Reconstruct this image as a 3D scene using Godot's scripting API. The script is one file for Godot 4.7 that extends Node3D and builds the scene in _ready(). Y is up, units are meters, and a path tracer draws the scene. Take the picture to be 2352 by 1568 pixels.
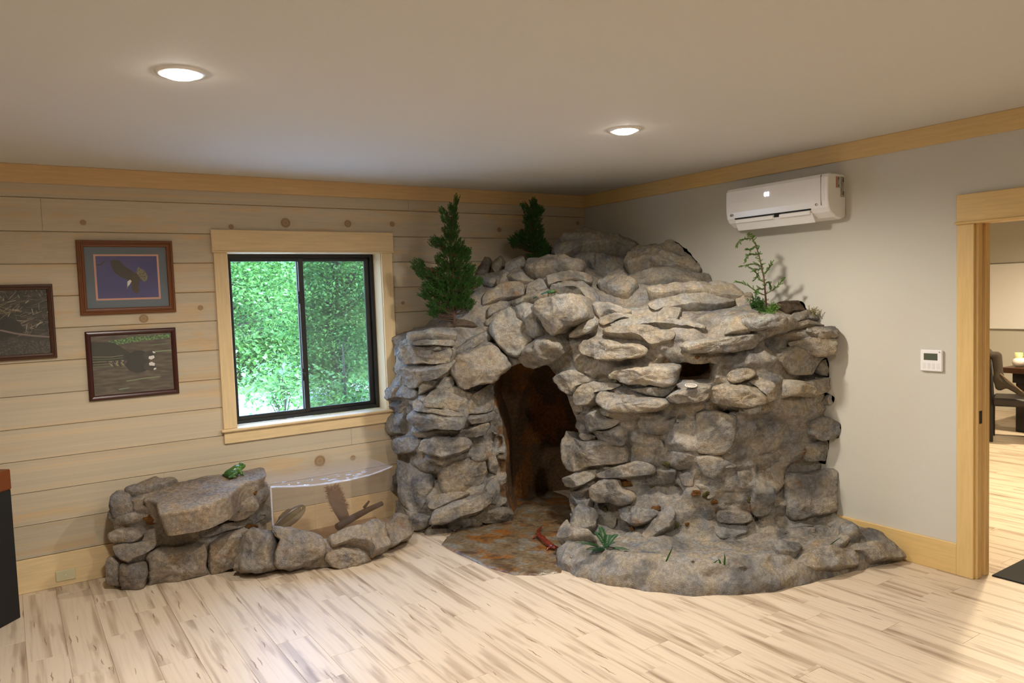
extends Node3D
# A room corner with a sculpted rock cave, a rock bench with a clear pond, a plank wall with a window, framed photographs and an air conditioner.
# World: the room corner is the origin, the plank wall lies in z = 0 (x runs from 0 to the left, negative), the painted wall in x = 0, y is up.

const EYE := Vector3(-4.760, 1.810, 5.724)
const TURN := Vector3(-0.06141, -0.59272, -0.03545)
const FOCAL := 1725.84            # in pixels of the 2352 x 1568 frame
const H := 2.75

var rng := RandomNumberGenerator.new()
var M := {}
var N := {}
var eye_basis: Basis

# ---------------------------------------------------------------- small helpers
func look(u: float, v: float) -> Vector3:
	return eye_basis * Vector3((u - 1176.0) / FOCAL, -(v - 784.0) / FOCAL, -1.0).normalized()

func on_wall_z(u: float, v: float, z := 0.0) -> Vector3:
	var d := look(u, v)
	return EYE + d * ((z - EYE.z) / d.z)

func on_wall_x(u: float, v: float, x := 0.0) -> Vector3:
	var d := look(u, v)
	return EYE + d * ((x - EYE.x) / d.x)

func on_level(u: float, v: float, y := 0.0) -> Vector3:
	var d := look(u, v)
	return EYE + d * ((y - EYE.y) / d.y)

func thing(called: String, label: String, category: String, at := Vector3.ZERO, group := "", kind := "") -> Node3D:
	var o := Node3D.new()
	o.name = numbered(called)
	add_child(o)
	o.position = at
	tag(o, label, category, group, kind)
	return o

func tag(o: Node3D, label := "", category := "", group := "", kind := "") -> void:
	if label: o.set_meta("label", label)
	if category: o.set_meta("category", category)
	if group: o.set_meta("group", group)
	if kind: o.set_meta("kind", kind)

var taken := {}
func numbered(called: String) -> String:
	var n: int = taken.get(called, 0)
	taken[called] = n + 1
	return called if n == 0 else "%s_%03d" % [called, n]

func structure(called: String) -> Node3D:
	var o := Node3D.new()
	o.name = called
	o.set_meta("kind", "structure")
	add_child(o)
	return o

func put(called: String, mesh: Mesh, m: Material, parent: Node = self) -> MeshInstance3D:
	var o := MeshInstance3D.new()
	o.name = called
	o.mesh = mesh
	o.material_override = m
	parent.add_child(o, true)
	return o

func begin() -> SurfaceTool:
	var st := SurfaceTool.new()
	st.begin(Mesh.PRIMITIVE_TRIANGLES)
	return st

func done(st: SurfaceTool, smooth := false) -> ArrayMesh:
	if smooth:
		st.generate_normals()
		return st.commit()
	var arr := st.commit_to_arrays()
	var v: PackedVector3Array = arr[Mesh.ARRAY_VERTEX]
	var nrm := PackedVector3Array()
	nrm.resize(v.size())
	for i in range(0, v.size(), 3):
		var n := (v[i] - v[i + 2]).cross(v[i] - v[i + 1]).normalized()
		nrm[i] = n
		nrm[i + 1] = n
		nrm[i + 2] = n
	arr[Mesh.ARRAY_NORMAL] = nrm
	var m := ArrayMesh.new()
	m.add_surface_from_arrays(Mesh.PRIMITIVE_TRIANGLES, arr)
	return m

# a triangle whose front looks along out
func tri(st: SurfaceTool, a: Vector3, b: Vector3, c: Vector3, out: Vector3) -> void:
	var flip := (a - c).cross(a - b).dot(out) < 0.0
	st.add_vertex(a)
	st.add_vertex(c if flip else b)
	st.add_vertex(b if flip else c)

func quad(st: SurfaceTool, a: Vector3, b: Vector3, c: Vector3, d: Vector3, out: Vector3) -> void:
	tri(st, a, b, c, out)
	tri(st, a, c, d, out)

func quad_uv(st: SurfaceTool, p: Array, uv: Array, out: Vector3) -> void:
	for t in [[0, 1, 2], [0, 2, 3]]:
		var a: Vector3 = p[t[0]]
		var b: Vector3 = p[t[1]]
		var c: Vector3 = p[t[2]]
		var flip: bool = (a - c).cross(a - b).dot(out) < 0.0
		for k in ([t[0], t[2], t[1]] if flip else t):
			st.set_uv(uv[k])
			st.add_vertex(p[k])

# a box with chamfered edges
func box(st: SurfaceTool, lo: Vector3, hi: Vector3, b := 0.003, xf := Transform3D()) -> void:
	var c := (lo + hi) * 0.5
	var h := (hi - lo) * 0.5
	b = minf(b, minf(h.x, minf(h.y, h.z)) * 0.9)
	var P := func(sx, sy, sz, ax):
		var q := Vector3(sx * (h.x - (0.0 if ax == 0 else b)), sy * (h.y - (0.0 if ax == 1 else b)), sz * (h.z - (0.0 if ax == 2 else b)))
		return xf * (c + q)
	for s in [-1.0, 1.0]:
		quad(st, P.call(s, -1, -1, 0), P.call(s, 1, -1, 0), P.call(s, 1, 1, 0), P.call(s, -1, 1, 0), xf.basis.x * s)
		quad(st, P.call(-1, s, -1, 1), P.call(1, s, -1, 1), P.call(1, s, 1, 1), P.call(-1, s, 1, 1), xf.basis.y * s)
		quad(st, P.call(-1, -1, s, 2), P.call(1, -1, s, 2), P.call(1, 1, s, 2), P.call(-1, 1, s, 2), xf.basis.z * s)
	if b <= 0.0: return
	for s in [-1.0, 1.0]:
		for t in [-1.0, 1.0]:
			quad(st, P.call(s, t, -1, 0), P.call(s, t, 1, 0), P.call(s, t, 1, 1), P.call(s, t, -1, 1), xf.basis * Vector3(s, t, 0))
			quad(st, P.call(s, -1, t, 0), P.call(s, 1, t, 0), P.call(s, 1, t, 2), P.call(s, -1, t, 2), xf.basis * Vector3(s, 0, t))
			quad(st, P.call(-1, s, t, 1), P.call(1, s, t, 1), P.call(1, s, t, 2), P.call(-1, s, t, 2), xf.basis * Vector3(0, s, t))
			for r in [-1.0, 1.0]:
				tri(st, P.call(s, t, r, 0), P.call(s, t, r, 1), P.call(s, t, r, 2), xf.basis * Vector3(s, t, r))

func box_mesh(lo: Vector3, hi: Vector3, b := 0.003, xf := Transform3D()) -> ArrayMesh:
	var st := begin()
	box(st, lo, hi, b, xf)
	return done(st)

# a tube through points with a radius at each
func tube(st: SurfaceTool, pts: Array, rad: Array, sides := 8, cap := true) -> void:
	var rings := []
	for i in pts.size():
		var d: Vector3 = (pts[mini(i + 1, pts.size() - 1)] - pts[maxi(i - 1, 0)]).normalized()
		var a := d.cross(Vector3.UP if absf(d.y) < 0.9 else Vector3.RIGHT).normalized()
		var b := d.cross(a)
		var ring := []
		for k in sides:
			var t := TAU * k / sides
			ring.append(pts[i] + (a * cos(t) + b * sin(t)) * rad[i])
		rings.append(ring)
	for i in pts.size() - 1:
		for k in sides:
			var k2 := (k + 1) % sides
			var mid: Vector3 = (rings[i][k] + rings[i][k2]) * 0.5 - pts[i]
			quad(st, rings[i][k], rings[i][k2], rings[i + 1][k2], rings[i + 1][k], mid)
	if cap:
		for e in [0, pts.size() - 1]:
			var out: Vector3 = pts[e] - pts[1 if e == 0 else e - 1]
			for k in sides:
				tri(st, pts[e], rings[e][k], rings[e][(k + 1) % sides], out)

# a profile of (radius, height) turned about the y axis
func lathe(st: SurfaceTool, prof: Array, sides := 32, xf := Transform3D()) -> void:
	for i in prof.size() - 1:
		var p: Vector2 = prof[i]
		var q: Vector2 = prof[i + 1]
		for k in sides:
			var t := TAU * k / sides
			var t2 := TAU * (k + 1) / sides
			var out := Vector3(cos((t + t2) / 2), 0, sin((t + t2) / 2)) * (q.y - p.y) + Vector3(0, p.x - q.x, 0)
			var a := Vector3(p.x * cos(t), p.y, p.x * sin(t))
			var b := Vector3(p.x * cos(t2), p.y, p.x * sin(t2))
			var c := Vector3(q.x * cos(t2), q.y, q.x * sin(t2))
			var d := Vector3(q.x * cos(t), q.y, q.x * sin(t))
			if p.x > 1e-5: tri(st, xf * a, xf * b, xf * c, xf.basis * out)
			if q.x > 1e-5: tri(st, xf * a, xf * c, xf * d, xf.basis * out)

# a flat outline (2D points) pushed out from depth z0 to z1 in the frame xf
func prism(st: SurfaceTool, outline: PackedVector2Array, z0: float, z1: float, xf := Transform3D()) -> void:
	var idx := Geometry2D.triangulate_polygon(outline)
	for i in range(0, idx.size(), 3):
		for z in [z0, z1]:
			var f := func(k): return xf * Vector3(outline[idx[i + k]].x, outline[idx[i + k]].y, z)
			tri(st, f.call(0), f.call(1), f.call(2), xf.basis.z * (1.0 if (z == z1) == (z1 > z0) else -1.0))
	var cw := Geometry2D.is_polygon_clockwise(outline)
	for i in outline.size():
		var a := outline[i]
		var b := outline[(i + 1) % outline.size()]
		var n := Vector3(b.y - a.y, a.x - b.x, 0) * (-1.0 if cw else 1.0)
		quad(st, xf * Vector3(a.x, a.y, z0), xf * Vector3(b.x, b.y, z0), xf * Vector3(b.x, b.y, z1), xf * Vector3(a.x, a.y, z1), xf.basis * n)

# a mesh with shared points and smooth normals
func smooth_mesh(v: PackedVector3Array, idx: PackedInt32Array, col := PackedColorArray()) -> ArrayMesh:
	var nrm := PackedVector3Array()
	nrm.resize(v.size())
	for i in range(0, idx.size(), 3):
		var a := v[idx[i]]
		var n := (a - v[idx[i + 2]]).cross(a - v[idx[i + 1]])
		nrm[idx[i]] += n
		nrm[idx[i + 1]] += n
		nrm[idx[i + 2]] += n
	for i in nrm.size():
		nrm[i] = nrm[i].normalized()
	var arr := []
	arr.resize(Mesh.ARRAY_MAX)
	arr[Mesh.ARRAY_VERTEX] = v
	arr[Mesh.ARRAY_NORMAL] = nrm
	if col.size(): arr[Mesh.ARRAY_COLOR] = col
	arr[Mesh.ARRAY_INDEX] = idx
	var m := ArrayMesh.new()
	m.add_surface_from_arrays(Mesh.PRIMITIVE_TRIANGLES, arr)
	return m

func noise(seed_: int, freq: float, octaves := 3, kind := FastNoiseLite.TYPE_SIMPLEX_SMOOTH) -> FastNoiseLite:
	var n := FastNoiseLite.new()
	n.seed = seed_
	n.noise_type = kind
	n.frequency = freq
	n.fractal_type = FastNoiseLite.FRACTAL_FBM if octaves > 1 else FastNoiseLite.FRACTAL_NONE
	n.fractal_octaves = octaves
	return n

func sm(a: float, b: float, x: float) -> float:
	return smoothstep(a, b, x)

func smax(a: float, b: float, k: float) -> float:
	var h := maxf(k - absf(a - b), 0.0) / k
	return maxf(a, b) + h * h * k * 0.25

func smin(a: float, b: float, k: float) -> float:
	var h := maxf(k - absf(a - b), 0.0) / k
	return minf(a, b) - h * h * k * 0.25

# ---------------------------------------------------------------- surface nets
func nets(f: Callable, lo: Vector3, hi: Vector3, cell: float, far: float, tint: Variant = null) -> ArrayMesh:
	var nx := int(ceil((hi.x - lo.x) / cell))
	var ny := int(ceil((hi.y - lo.y) / cell))
	var nz := int(ceil((hi.z - lo.z) / cell))
	var B := 4
	nx = (nx / B + 1) * B
	ny = (ny / B + 1) * B
	nz = (nz / B + 1) * B
	var sx := nx + 1
	var sxy := sx * (ny + 1)
	var val := PackedFloat32Array()
	val.resize(sxy * (nz + 1))
	var near: Array[Vector3i] = []
	for bk in nz / B:
		for bj in ny / B:
			for bi in nx / B:
				var d: float = f.call(lo + Vector3(bi * B + 2, bj * B + 2, bk * B + 2) * cell)
				if absf(d) < cell * 3.5 + far:
					near.append(Vector3i(bi, bj, bk) * B)
				else:
					for k in range(bk * B, bk * B + B + 1):
						for j in range(bj * B, bj * B + B + 1):
							for i in range(bi * B, bi * B + B + 1):
								val[i + j * sx + k * sxy] = d
	var known := PackedByteArray()
	known.resize(val.size())
	for b in near:
		for k in range(b.z, b.z + B + 1):
			for j in range(b.y, b.y + B + 1):
				for i in range(b.x, b.x + B + 1):
					var at := i + j * sx + k * sxy
					if known[at] == 0:
						known[at] = 1
						val[at] = f.call(lo + Vector3(i, j, k) * cell)
	var id := PackedInt32Array()
	id.resize(val.size())
	id.fill(-1)
	var verts := PackedVector3Array()
	var corner: Array[int] = [0, 1, sx, sx + 1, sxy, sxy + 1, sxy + sx, sxy + sx + 1]
	for b in near:
		for k in range(b.z, b.z + B):
			for j in range(b.y, b.y + B):
				for i in range(b.x, b.x + B):
					var at := i + j * sx + k * sxy
					var inside := 0
					for c in 8:
						if val[at + corner[c]] < 0.0: inside += 1
					if inside == 0 or inside == 8: continue
					var sum := Vector3.ZERO
					var n := 0
					for c in 8:
						for ax in 3:
							if c >> ax & 1: continue
							var c2: int = c | (1 << ax)
							var v0 := val[at + corner[c]]
							var v1 := val[at + corner[c2]]
							if (v0 < 0.0) == (v1 < 0.0): continue
							var q := Vector3(c & 1, c >> 1 & 1, c >> 2 & 1)
							q[ax] += v0 / (v0 - v1)
							sum += q
							n += 1
					id[at] = verts.size()
					verts.append(lo + (Vector3(i, j, k) + sum / n) * cell)
	var idx := PackedInt32Array()
	var step: Array[int] = [1, sx, sxy]
	for b in near:
		for k in range(b.z, b.z + B):
			for j in range(b.y, b.y + B):
				for i in range(b.x, b.x + B):
					var at := i + j * sx + k * sxy
					var ijk := Vector3i(i, j, k)
					for ax in 3:
						if (val[at] < 0.0) == (val[at + step[ax]] < 0.0): continue
						var a1 := (ax + 1) % 3
						var a2 := (ax + 2) % 3
						if ijk[a1] == 0 or ijk[a2] == 0: continue
						var q0 := id[at - step[a1] - step[a2]]
						var q1 := id[at - step[a2]]
						var q2 := id[at]
						var q3 := id[at - step[a1]]
						if q0 < 0 or q1 < 0 or q2 < 0 or q3 < 0: continue
						if val[at] < 0.0:
							idx.append_array([q0, q2, q1, q0, q3, q2])
						else:
							idx.append_array([q0, q1, q2, q0, q2, q3])
	var col := PackedColorArray()
	if tint != null:
		col.resize(verts.size())
		for i in verts.size(): col[i] = tint.call(verts[i])
	return smooth_mesh(verts, idx, col)

# tapered capsules joined smoothly: [from, to, radius, radius]
func capsules(caps: Array, k: float, cell: float, squash := Vector3.ONE) -> ArrayMesh:
	var lo := Vector3.INF
	var hi := -Vector3.INF
	for c in caps:
		for e in 2:
			lo = lo.min(c[e] - Vector3.ONE * (c[2 + e] + 3 * cell))
			hi = hi.max(c[e] + Vector3.ONE * (c[2 + e] + 3 * cell))
	var f := func(p: Vector3) -> float:
		var d := 9.0
		for c in caps:
			var ab: Vector3 = c[1] - c[0]
			var t := clampf((p - c[0]).dot(ab) / maxf(ab.length_squared(), 1e-9), 0.0, 1.0)
			var e: Vector3 = (p - c[0] - ab * t) / squash
			d = smin(d, e.length() - lerpf(c[2], c[3], t), k)
		return d
	return nets(f, lo, hi, cell, cell * 3.0)

# ---------------------------------------------------------------- materials
func flat(color: Color, rough := 0.6, spec := 0.5, metal := 0.0) -> StandardMaterial3D:
	var m := StandardMaterial3D.new()
	m.albedo_color = color
	m.roughness = rough
	m.metallic_specular = spec
	m.metallic = metal
	return m

func grey_noise(w: int, h: int, seed_: int, freq: float, octaves: int, seamless := false) -> PackedByteArray:
	var n := noise(seed_, freq, octaves)
	var im: Image = n.get_seamless_image(w, h) if seamless else n.get_image(w, h)
	im.convert(Image.FORMAT_L8)
	return im.get_data()

# noise drawn small and pulled long: streaks along x
func streaks(w: int, h: int, seed_: int, freq: float, octaves: int, pull: int) -> PackedByteArray:
	var im := noise(seed_, freq, octaves).get_image(w / pull, h)
	im.convert(Image.FORMAT_L8)
	im.resize(w, h, Image.INTERPOLATE_CUBIC)
	return im.get_data()

func texture_of(w: int, h: int, data: PackedByteArray, three := true) -> ImageTexture:
	return ImageTexture.create_from_image(Image.create_from_data(w, h, false, Image.FORMAT_RGB8 if three else Image.FORMAT_L8, data))

# fine-grained stone: pale flecks, dark pits, colour drifts
func rock_material() -> void:
	var s := 1024
	var fine := grey_noise(s, s, 11, 0.13, 3, true)
	var mid := grey_noise(s, s, 12, 0.022, 5, true)
	var wide := grey_noise(s, s, 13, 0.006, 4, true)
	var fleck := grey_noise(s, s, 14, 0.05, 3, true)
	var rgb := PackedByteArray()
	rgb.resize(s * s * 3)
	var hgt := PackedByteArray()
	hgt.resize(s * s)
	for i in s * s:
		var f := fine[i] / 255.0
		var m := mid[i] / 255.0
		var w := wide[i] / 255.0
		var k := fleck[i] / 255.0
		var l := 0.72 + 0.34 * (m - 0.5) + 0.22 * (f - 0.5)
		l += 0.42 * smoothstep(0.66, 0.76, k) * smoothstep(0.45, 0.7, f) - 0.34 * smoothstep(0.30, 0.14, f)
		var warm := (w - 0.5) * 0.22
		rgb[i * 3] = int(clampf((l + warm * 0.55) * 255.0, 0, 255))
		rgb[i * 3 + 1] = int(clampf((l + warm * 0.08) * 255.0, 0, 255))
		rgb[i * 3 + 2] = int(clampf((l - warm * 0.75) * 255.0, 0, 255))
		hgt[i] = int(clampf((0.5 * m + 0.45 * f + 0.2 * smoothstep(0.75, 0.9, k)) * 225.0, 0, 255))
	var t := texture_of(s, s, rgb)
	var h := texture_of(s, s, hgt, false)
	for spec in [["rock", 0.82, 0.35], ["cave_floor", 0.30, 0.5]]:
		var m := flat(Color.WHITE, spec[1], spec[2])
		m.albedo_texture = t
		m.vertex_color_use_as_albedo = true
		m.uv1_triplanar = true
		m.uv1_world_triplanar = true
		m.uv1_scale = Vector3.ONE * 1.25
		m.heightmap_enabled = true
		m.heightmap_texture = h
		m.heightmap_scale = 1.4 if spec[0] == "rock" else 0.35
		M[spec[0]] = m

# boards of the plank wall: one picture of the wall's wood, 4.9 m x 2.75 m, knots where they are
const WALL_W := 1536
const WALL_H := 862
const ROWS: Array[float] = [0.0, 0.2212, 0.4363, 0.6485, 0.8577, 1.0659, 1.2754, 1.488, 1.7007, 1.910, 2.119, 2.328, 2.5432, 2.75]
const KNOTS := [[287, 330, 30], [912, 290, 18], [1417, 310, 30], [1507, 434, 16], [948, 500, 20], [170, 682, 16], [512, 672, 14], [447, 1075, 36], [420, 898, 22], [770, 782, 9], [455, 215, 36], [500, 92, 12], [1330, 490, 20], [440, 790, 22]]
const KNOTS_MORE := [[655, 511, 10], [798, 513, 8], [722, 462, 8], [850, 463, 6], [900, 514, 6], [1018, 527, 7], [1146, 527, 6], [53, 432, 12], [320, 434, 6], [692, 1018, 10], [734, 1058, 12], [810, 1051, 6], [330, 731, 8], [65, 874, 10], [146, 853, 9], [192, 859, 5], [460, 706, 5], [474, 770, 7], [1326, 512, 5], [190, 510, 5], [530, 520, 5], [925, 695, 4]]

func pine_material() -> void:
	var w := WALL_W
	var h := WALL_H
	var grain := streaks(w, h, 21, 0.055, 4, 24)
	var fine := streaks(w, h, 22, 0.22, 3, 12)
	var drift := streaks(w, h, 23, 0.018, 4, 5)
	var rgb := PackedByteArray()
	rgb.resize(w * h * 3)
	var tone := []
	rng.seed = 5
	for r in 14: tone.append([rng.randf_range(-0.025, 0.025), rng.randf_range(-0.5, 0.5), rng.randi_range(0, 500)])
	for y in h:
		var wy := (1.0 - (y + 0.5) / h) * H
		var row := 0
		while row < 12 and wy > ROWS[row + 1]: row += 1
		var off: int = tone[row][2]
		for x in w:
			var i := y * w + (x + off) % w
			var g := grain[i] / 255.0
			var f := fine[i] / 255.0
			var d := drift[i] / 255.0
			# grey wash over honey coloured pine
			var honey := clampf(smoothstep(0.58, 0.82, d) * 0.45 + smoothstep(0.62, 0.82, g) * 0.30 + tone[row][1] * 0.12, 0.0, 1.0)
			var l: float = 0.93 + tone[row][0] + (f - 0.5) * 0.05 + (g - 0.5) * 0.07
			var o := (y * w + x) * 3
			var deep := 1.0
			if row == 0:
				honey = 0.55 + 0.35 * d
				deep = 1.0
			rgb[o] = int(clampf(l * lerpf(208, 222, honey) * deep, 0, 255))
			rgb[o + 1] = int(clampf(l * lerpf(194, 182, honey) * deep, 0, 255))
			rgb[o + 2] = int(clampf(l * lerpf(169, 130, honey) * deep, 0, 255))
	var spots := []
	for k in KNOTS:
		spots.append([k[0] / 3.136, 900 + k[1] / 3.136, k[2] / 3.136])
	for k in KNOTS_MORE: spots.append([k[0], k[1], k[2]])
	for k in spots:
		var p := on_wall_z(k[0], k[1])
		var r: float = k[2] * 6.0 / FOCAL
		var cx := (1.0 + p.x / 4.9) * w
		var cy := (1.0 - p.y / H) * h
		var rx: float = maxf(r / 4.9 * w, 2.5)
		for yy in range(int(cy - rx * 2.2), int(cy + rx * 2.2) + 1):
			for xx in range(int(cx - rx * 4), int(cx + rx * 4) + 1):
				if xx < 0 or yy < 0 or xx >= w or yy >= h: continue
				var q := Vector2(xx - cx, yy - cy) / rx
				var e := q.length()
				var o := (yy * w + xx) * 3
				var halo := clampf(1.0 - Vector2(q.x * 0.33, q.y * 0.7).length(), 0, 1) * 0.30
				var ring := smoothstep(1.15, 0.9, e) * (0.38 + 0.30 * absf(sin(e * 7.0)) + 0.35 * smoothstep(0.65, 0.9, e))
				var a := clampf(halo * 0.5 + ring * 0.75, 0, 0.85)
				rgb[o] = int(lerpf(rgb[o], 128, a))
				rgb[o + 1] = int(lerpf(rgb[o + 1], 92, a))
				rgb[o + 2] = int(lerpf(rgb[o + 2], 56, a))
	var m := flat(Color.WHITE, 0.55, 0.4)
	m.albedo_texture = texture_of(w, h, rgb)
	M.pine = m

# clear-finished maple of the trims
func maple_material() -> void:
	var w := 512
	var h := 256
	var grain := streaks(w, h, 31, 0.05, 4, 10)
	var fine := streaks(w, h, 32, 0.25, 2, 8)
	for spec in [["maple", Color8(232, 208, 164)], ["maple_dark", Color8(218, 184, 136)], ["maple_gold", Color8(222, 190, 130)]]:
		var rgb := PackedByteArray()
		rgb.resize(w * h * 3)
		var c: Color = spec[1]
		for i in w * h:
			var l := 0.97 + (grain[i] / 255.0 - 0.5) * 0.06 + (fine[i] / 255.0 - 0.5) * 0.02
			rgb[i * 3] = int(clampf(c.r * l * 255, 0, 255))
			rgb[i * 3 + 1] = int(clampf(c.g * (l - 0.012) * 255, 0, 255))
			rgb[i * 3 + 2] = int(clampf(c.b * (l - 0.03) * 255, 0, 255))
		var m := flat(Color.WHITE, 0.42, 0.45)
		m.albedo_texture = texture_of(w, h, rgb)
		m.uv1_triplanar = true
		m.uv1_world_triplanar = true
		m.uv1_scale = Vector3(1.1, 3.0, 1.1)
		M[spec[0]] = m
		var up := m.duplicate()
		var im := Image.create_from_data(w, h, false, Image.FORMAT_RGB8, rgb)
		im.rotate_90(CLOCKWISE)
		up.albedo_texture = ImageTexture.create_from_image(im)
		up.uv1_scale = Vector3(3.0, 1.1, 3.0)
		M[spec[0] + "_upright"] = up

# pale rustic laminate: u across, v along
func floor_material() -> void:
	var w := 2048
	var h := 768
	var a := streaks(w, h, 41, 0.014, 4, 40)
	var b := streaks(w, h, 42, 0.07, 3, 40)
	var c := streaks(w, h, 43, 0.014, 4, 9)
	var rgb := PackedByteArray()
	rgb.resize(w * h * 3)
	for i in w * h:
		var g := a[i] / 255.0
		var f := b[i] / 255.0
		var d := c[i] / 255.0
		var dark := clampf(smoothstep(0.48, 0.82, g) * 0.5 + smoothstep(0.55, 0.9, d) * 0.40 + (f - 0.5) * 0.30, 0, 1)
		rgb[i * 3] = int(lerpf(212, 142, dark))
		rgb[i * 3 + 1] = int(lerpf(194, 120, dark))
		rgb[i * 3 + 2] = int(lerpf(171, 97, dark))
	rng.seed = 77
	for k in 46:     # cracks and knots: short dark strokes along the grain
		var x := rng.randf() * w
		var y := rng.randf() * h
		var n := rng.randi_range(30, 120)
		var wid := rng.randf_range(0.6, 2.4)
		for s in n:
			x += 1.0
			y += rng.randf_range(-0.6, 0.6)
			var half := wid * sin(PI * s / n)
			for yy in range(int(y - half), int(y + half) + 1):
				var o := (posmod(yy, h) * w + posmod(int(x), w)) * 3
				rgb[o] = int(lerpf(rgb[o], 112, 0.6))
				rgb[o + 1] = int(lerpf(rgb[o + 1], 86, 0.6))
				rgb[o + 2] = int(lerpf(rgb[o + 2], 62, 0.6))
	var m := flat(Color.WHITE, 0.40, 0.42)
	m.albedo_texture = texture_of(w, h, rgb)
	M.laminate = m

func paint_material(called: String, color: Color, rough: float, seed_: int) -> void:
	var s := 256
	var a := grey_noise(s, s, seed_, 0.2, 2, true)
	var m := flat(color, rough, 0.4)
	m.heightmap_enabled = true
	m.heightmap_texture = texture_of(s, s, a, false)
	m.heightmap_scale = 0.04
	m.uv1_triplanar = true
	m.uv1_world_triplanar = true
	m.uv1_scale = Vector3.ONE * 3.0
	M[called] = m

func materials() -> void:
	rock_material()
	pine_material()
	maple_material()
	floor_material()
	paint_material("wall", Color8(200, 196, 185), 0.62, 51)
	paint_material("ceiling", Color8(212, 209, 202), 0.8, 52)
	M.black_frame = flat(Color8(30, 29, 28), 0.38)
	M.black = flat(Color8(16, 16, 17), 0.7)
	M.white_plastic = flat(Color8(236, 234, 232), 0.22)
	M.grey_plastic = flat(Color8(150, 148, 145), 0.4)
	M.slot_shade = flat(Color8(14, 12, 11), 0.8)
	M.ivory = flat(Color8(206, 198, 160), 0.45)
	M.soil = flat(Color8(74, 58, 44), 0.95)
	M.steel = flat(Color8(180, 180, 178), 0.3, 0.5, 0.9)
	M.bronze = flat(Color8(58, 46, 34), 0.4, 0.5, 0.6)
	var g := flat(Color(0.92, 0.97, 0.96, 0.012), 0.02)
	g.transparency = BaseMaterial3D.TRANSPARENCY_ALPHA
	M.glass = g
	var g2 := flat(Color(0.95, 0.95, 0.97, 0.015), 0.03, 0.6)
	g2.transparency = BaseMaterial3D.TRANSPARENCY_ALPHA
	M.acrylic = g2
	var g4 := flat(Color(0.56, 0.44, 0.34, 0.13), 0.03, 0.5)
	g4.transparency = BaseMaterial3D.TRANSPARENCY_ALPHA
	M.acrylic_front = g4
	var g5 := flat(Color(0.90, 0.89, 0.95, 0.10), 0.03, 0.6)
	g5.transparency = BaseMaterial3D.TRANSPARENCY_ALPHA
	M.acrylic_top = g5
	var g3 := flat(Color(0.93, 0.94, 1.0, 0.30), 0.12, 0.6)
	g3.transparency = BaseMaterial3D.TRANSPARENCY_ALPHA
	M.acrylic_edge = g3
	var sc := flat(Color(0.30, 0.33, 0.31, 0.42), 0.9, 0.1)
	sc.transparency = BaseMaterial3D.TRANSPARENCY_ALPHA
	M.screen = sc
	for spec in [["leaf_dark", Color8(56, 92, 38)], ["leaf_mid", Color8(90, 128, 54)], ["leaf_outside", Color8(104, 152, 84)], ["fern", Color8(52, 96, 58)]]:
		var m := flat(spec[1], 0.55, 0.35)
		m.vertex_color_use_as_albedo = true
		m.backlight_enabled = true
		m.backlight = Color(0.62, 0.72, 0.30)
		M[spec[0]] = m
	M.bark = flat(Color8(98, 70, 54), 0.9)
	M.bark_grey = flat(Color8(66, 58, 50), 0.9)
	M.moss = flat(Color8(122, 84, 34), 0.95)
	M.moss_green = flat(Color8(96, 92, 40), 0.95)

# ---------------------------------------------------------------- the rock cave: its body as a distance field
const FOOT: Array[Vector2] = [Vector2(-2.19, -0.15), Vector2(-2.24, 0.35), Vector2(-2.21, 0.60), Vector2(-2.06, 0.76), Vector2(-1.85, 0.78), Vector2(-1.62, 0.80), Vector2(-1.42, 1.02), Vector2(-1.28, 1.38), Vector2(-1.15, 1.74), Vector2(-0.93, 2.18), Vector2(-0.55, 2.50), Vector2(-0.2, 2.66), Vector2(0.15, 2.70), Vector2(0.15, -0.15)]
const LEDGE: Array[Vector2] = [Vector2(-1.20, 1.10), Vector2(-1.42, 1.24), Vector2(-1.68, 1.55), Vector2(-1.86, 1.87), Vector2(-1.79, 2.27), Vector2(-1.50, 2.70), Vector2(-1.10, 2.97), Vector2(-0.64, 3.02), Vector2(-0.3, 3.08), Vector2(0.15, 3.19), Vector2(0.15, 1.1)]
# heights of the top of the mound: x, z, y
const TOPS: Array[Vector3] = [Vector3(-2.32, 0.62, 1.46), Vector3(-2.25, 0.2, 1.46), Vector3(-1.95, 0.67, 1.52), Vector3(-1.81, 0.84, 1.48), Vector3(-1.85, 0.25, 1.56), Vector3(-1.51, 0.44, 1.84), Vector3(-1.36, 0.2, 1.98), Vector3(-1.15, 0.44, 2.02),
	Vector3(-0.97, 0.8, 2.00), Vector3(-1.01, 0.53, 2.04), Vector3(-1.28, 1.15, 1.80), Vector3(-1.52, 0.95, 1.62), Vector3(-0.47, 1.14, 1.93), Vector3(-0.54, 1.69, 1.77), Vector3(-0.71, 2.06, 1.63), Vector3(-0.94, 2.22, 1.50), Vector3(-1.18, 1.70, 1.47), Vector3(-0.95, 1.5, 1.69),
	Vector3(-0.19, 2.17, 1.69), Vector3(-0.42, 2.38, 1.58), Vector3(-0.04, 2.64, 1.50), Vector3(-0.04, 2.35, 1.62), Vector3(-0.35, 0.45, 2.26), Vector3(-0.1, 0.1, 2.26), Vector3(-0.62, 0.3, 2.18), Vector3(-0.12, 1.15, 2.04), Vector3(-0.05, 1.5, 1.93), Vector3(-0.05, 1.8, 1.76), Vector3(-0.95, 0.15, 2.06)]
const DOOR_AT := Vector2(-1.41, 1.05)
const DOOR_IN := Vector2(0.62, -0.785)
const DOOR_SIDE := Vector2(0.785, 0.62)
const HOLE_AT := Vector3(-0.955, 1.235, 2.315)

const G0 := Vector2(-2.8, -0.2)
const GS := 0.05
const GX := 60
const GZ := 72
var grid_foot := PackedFloat32Array()
var grid_top := PackedFloat32Array()
var grid_ledge := PackedFloat32Array()

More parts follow.
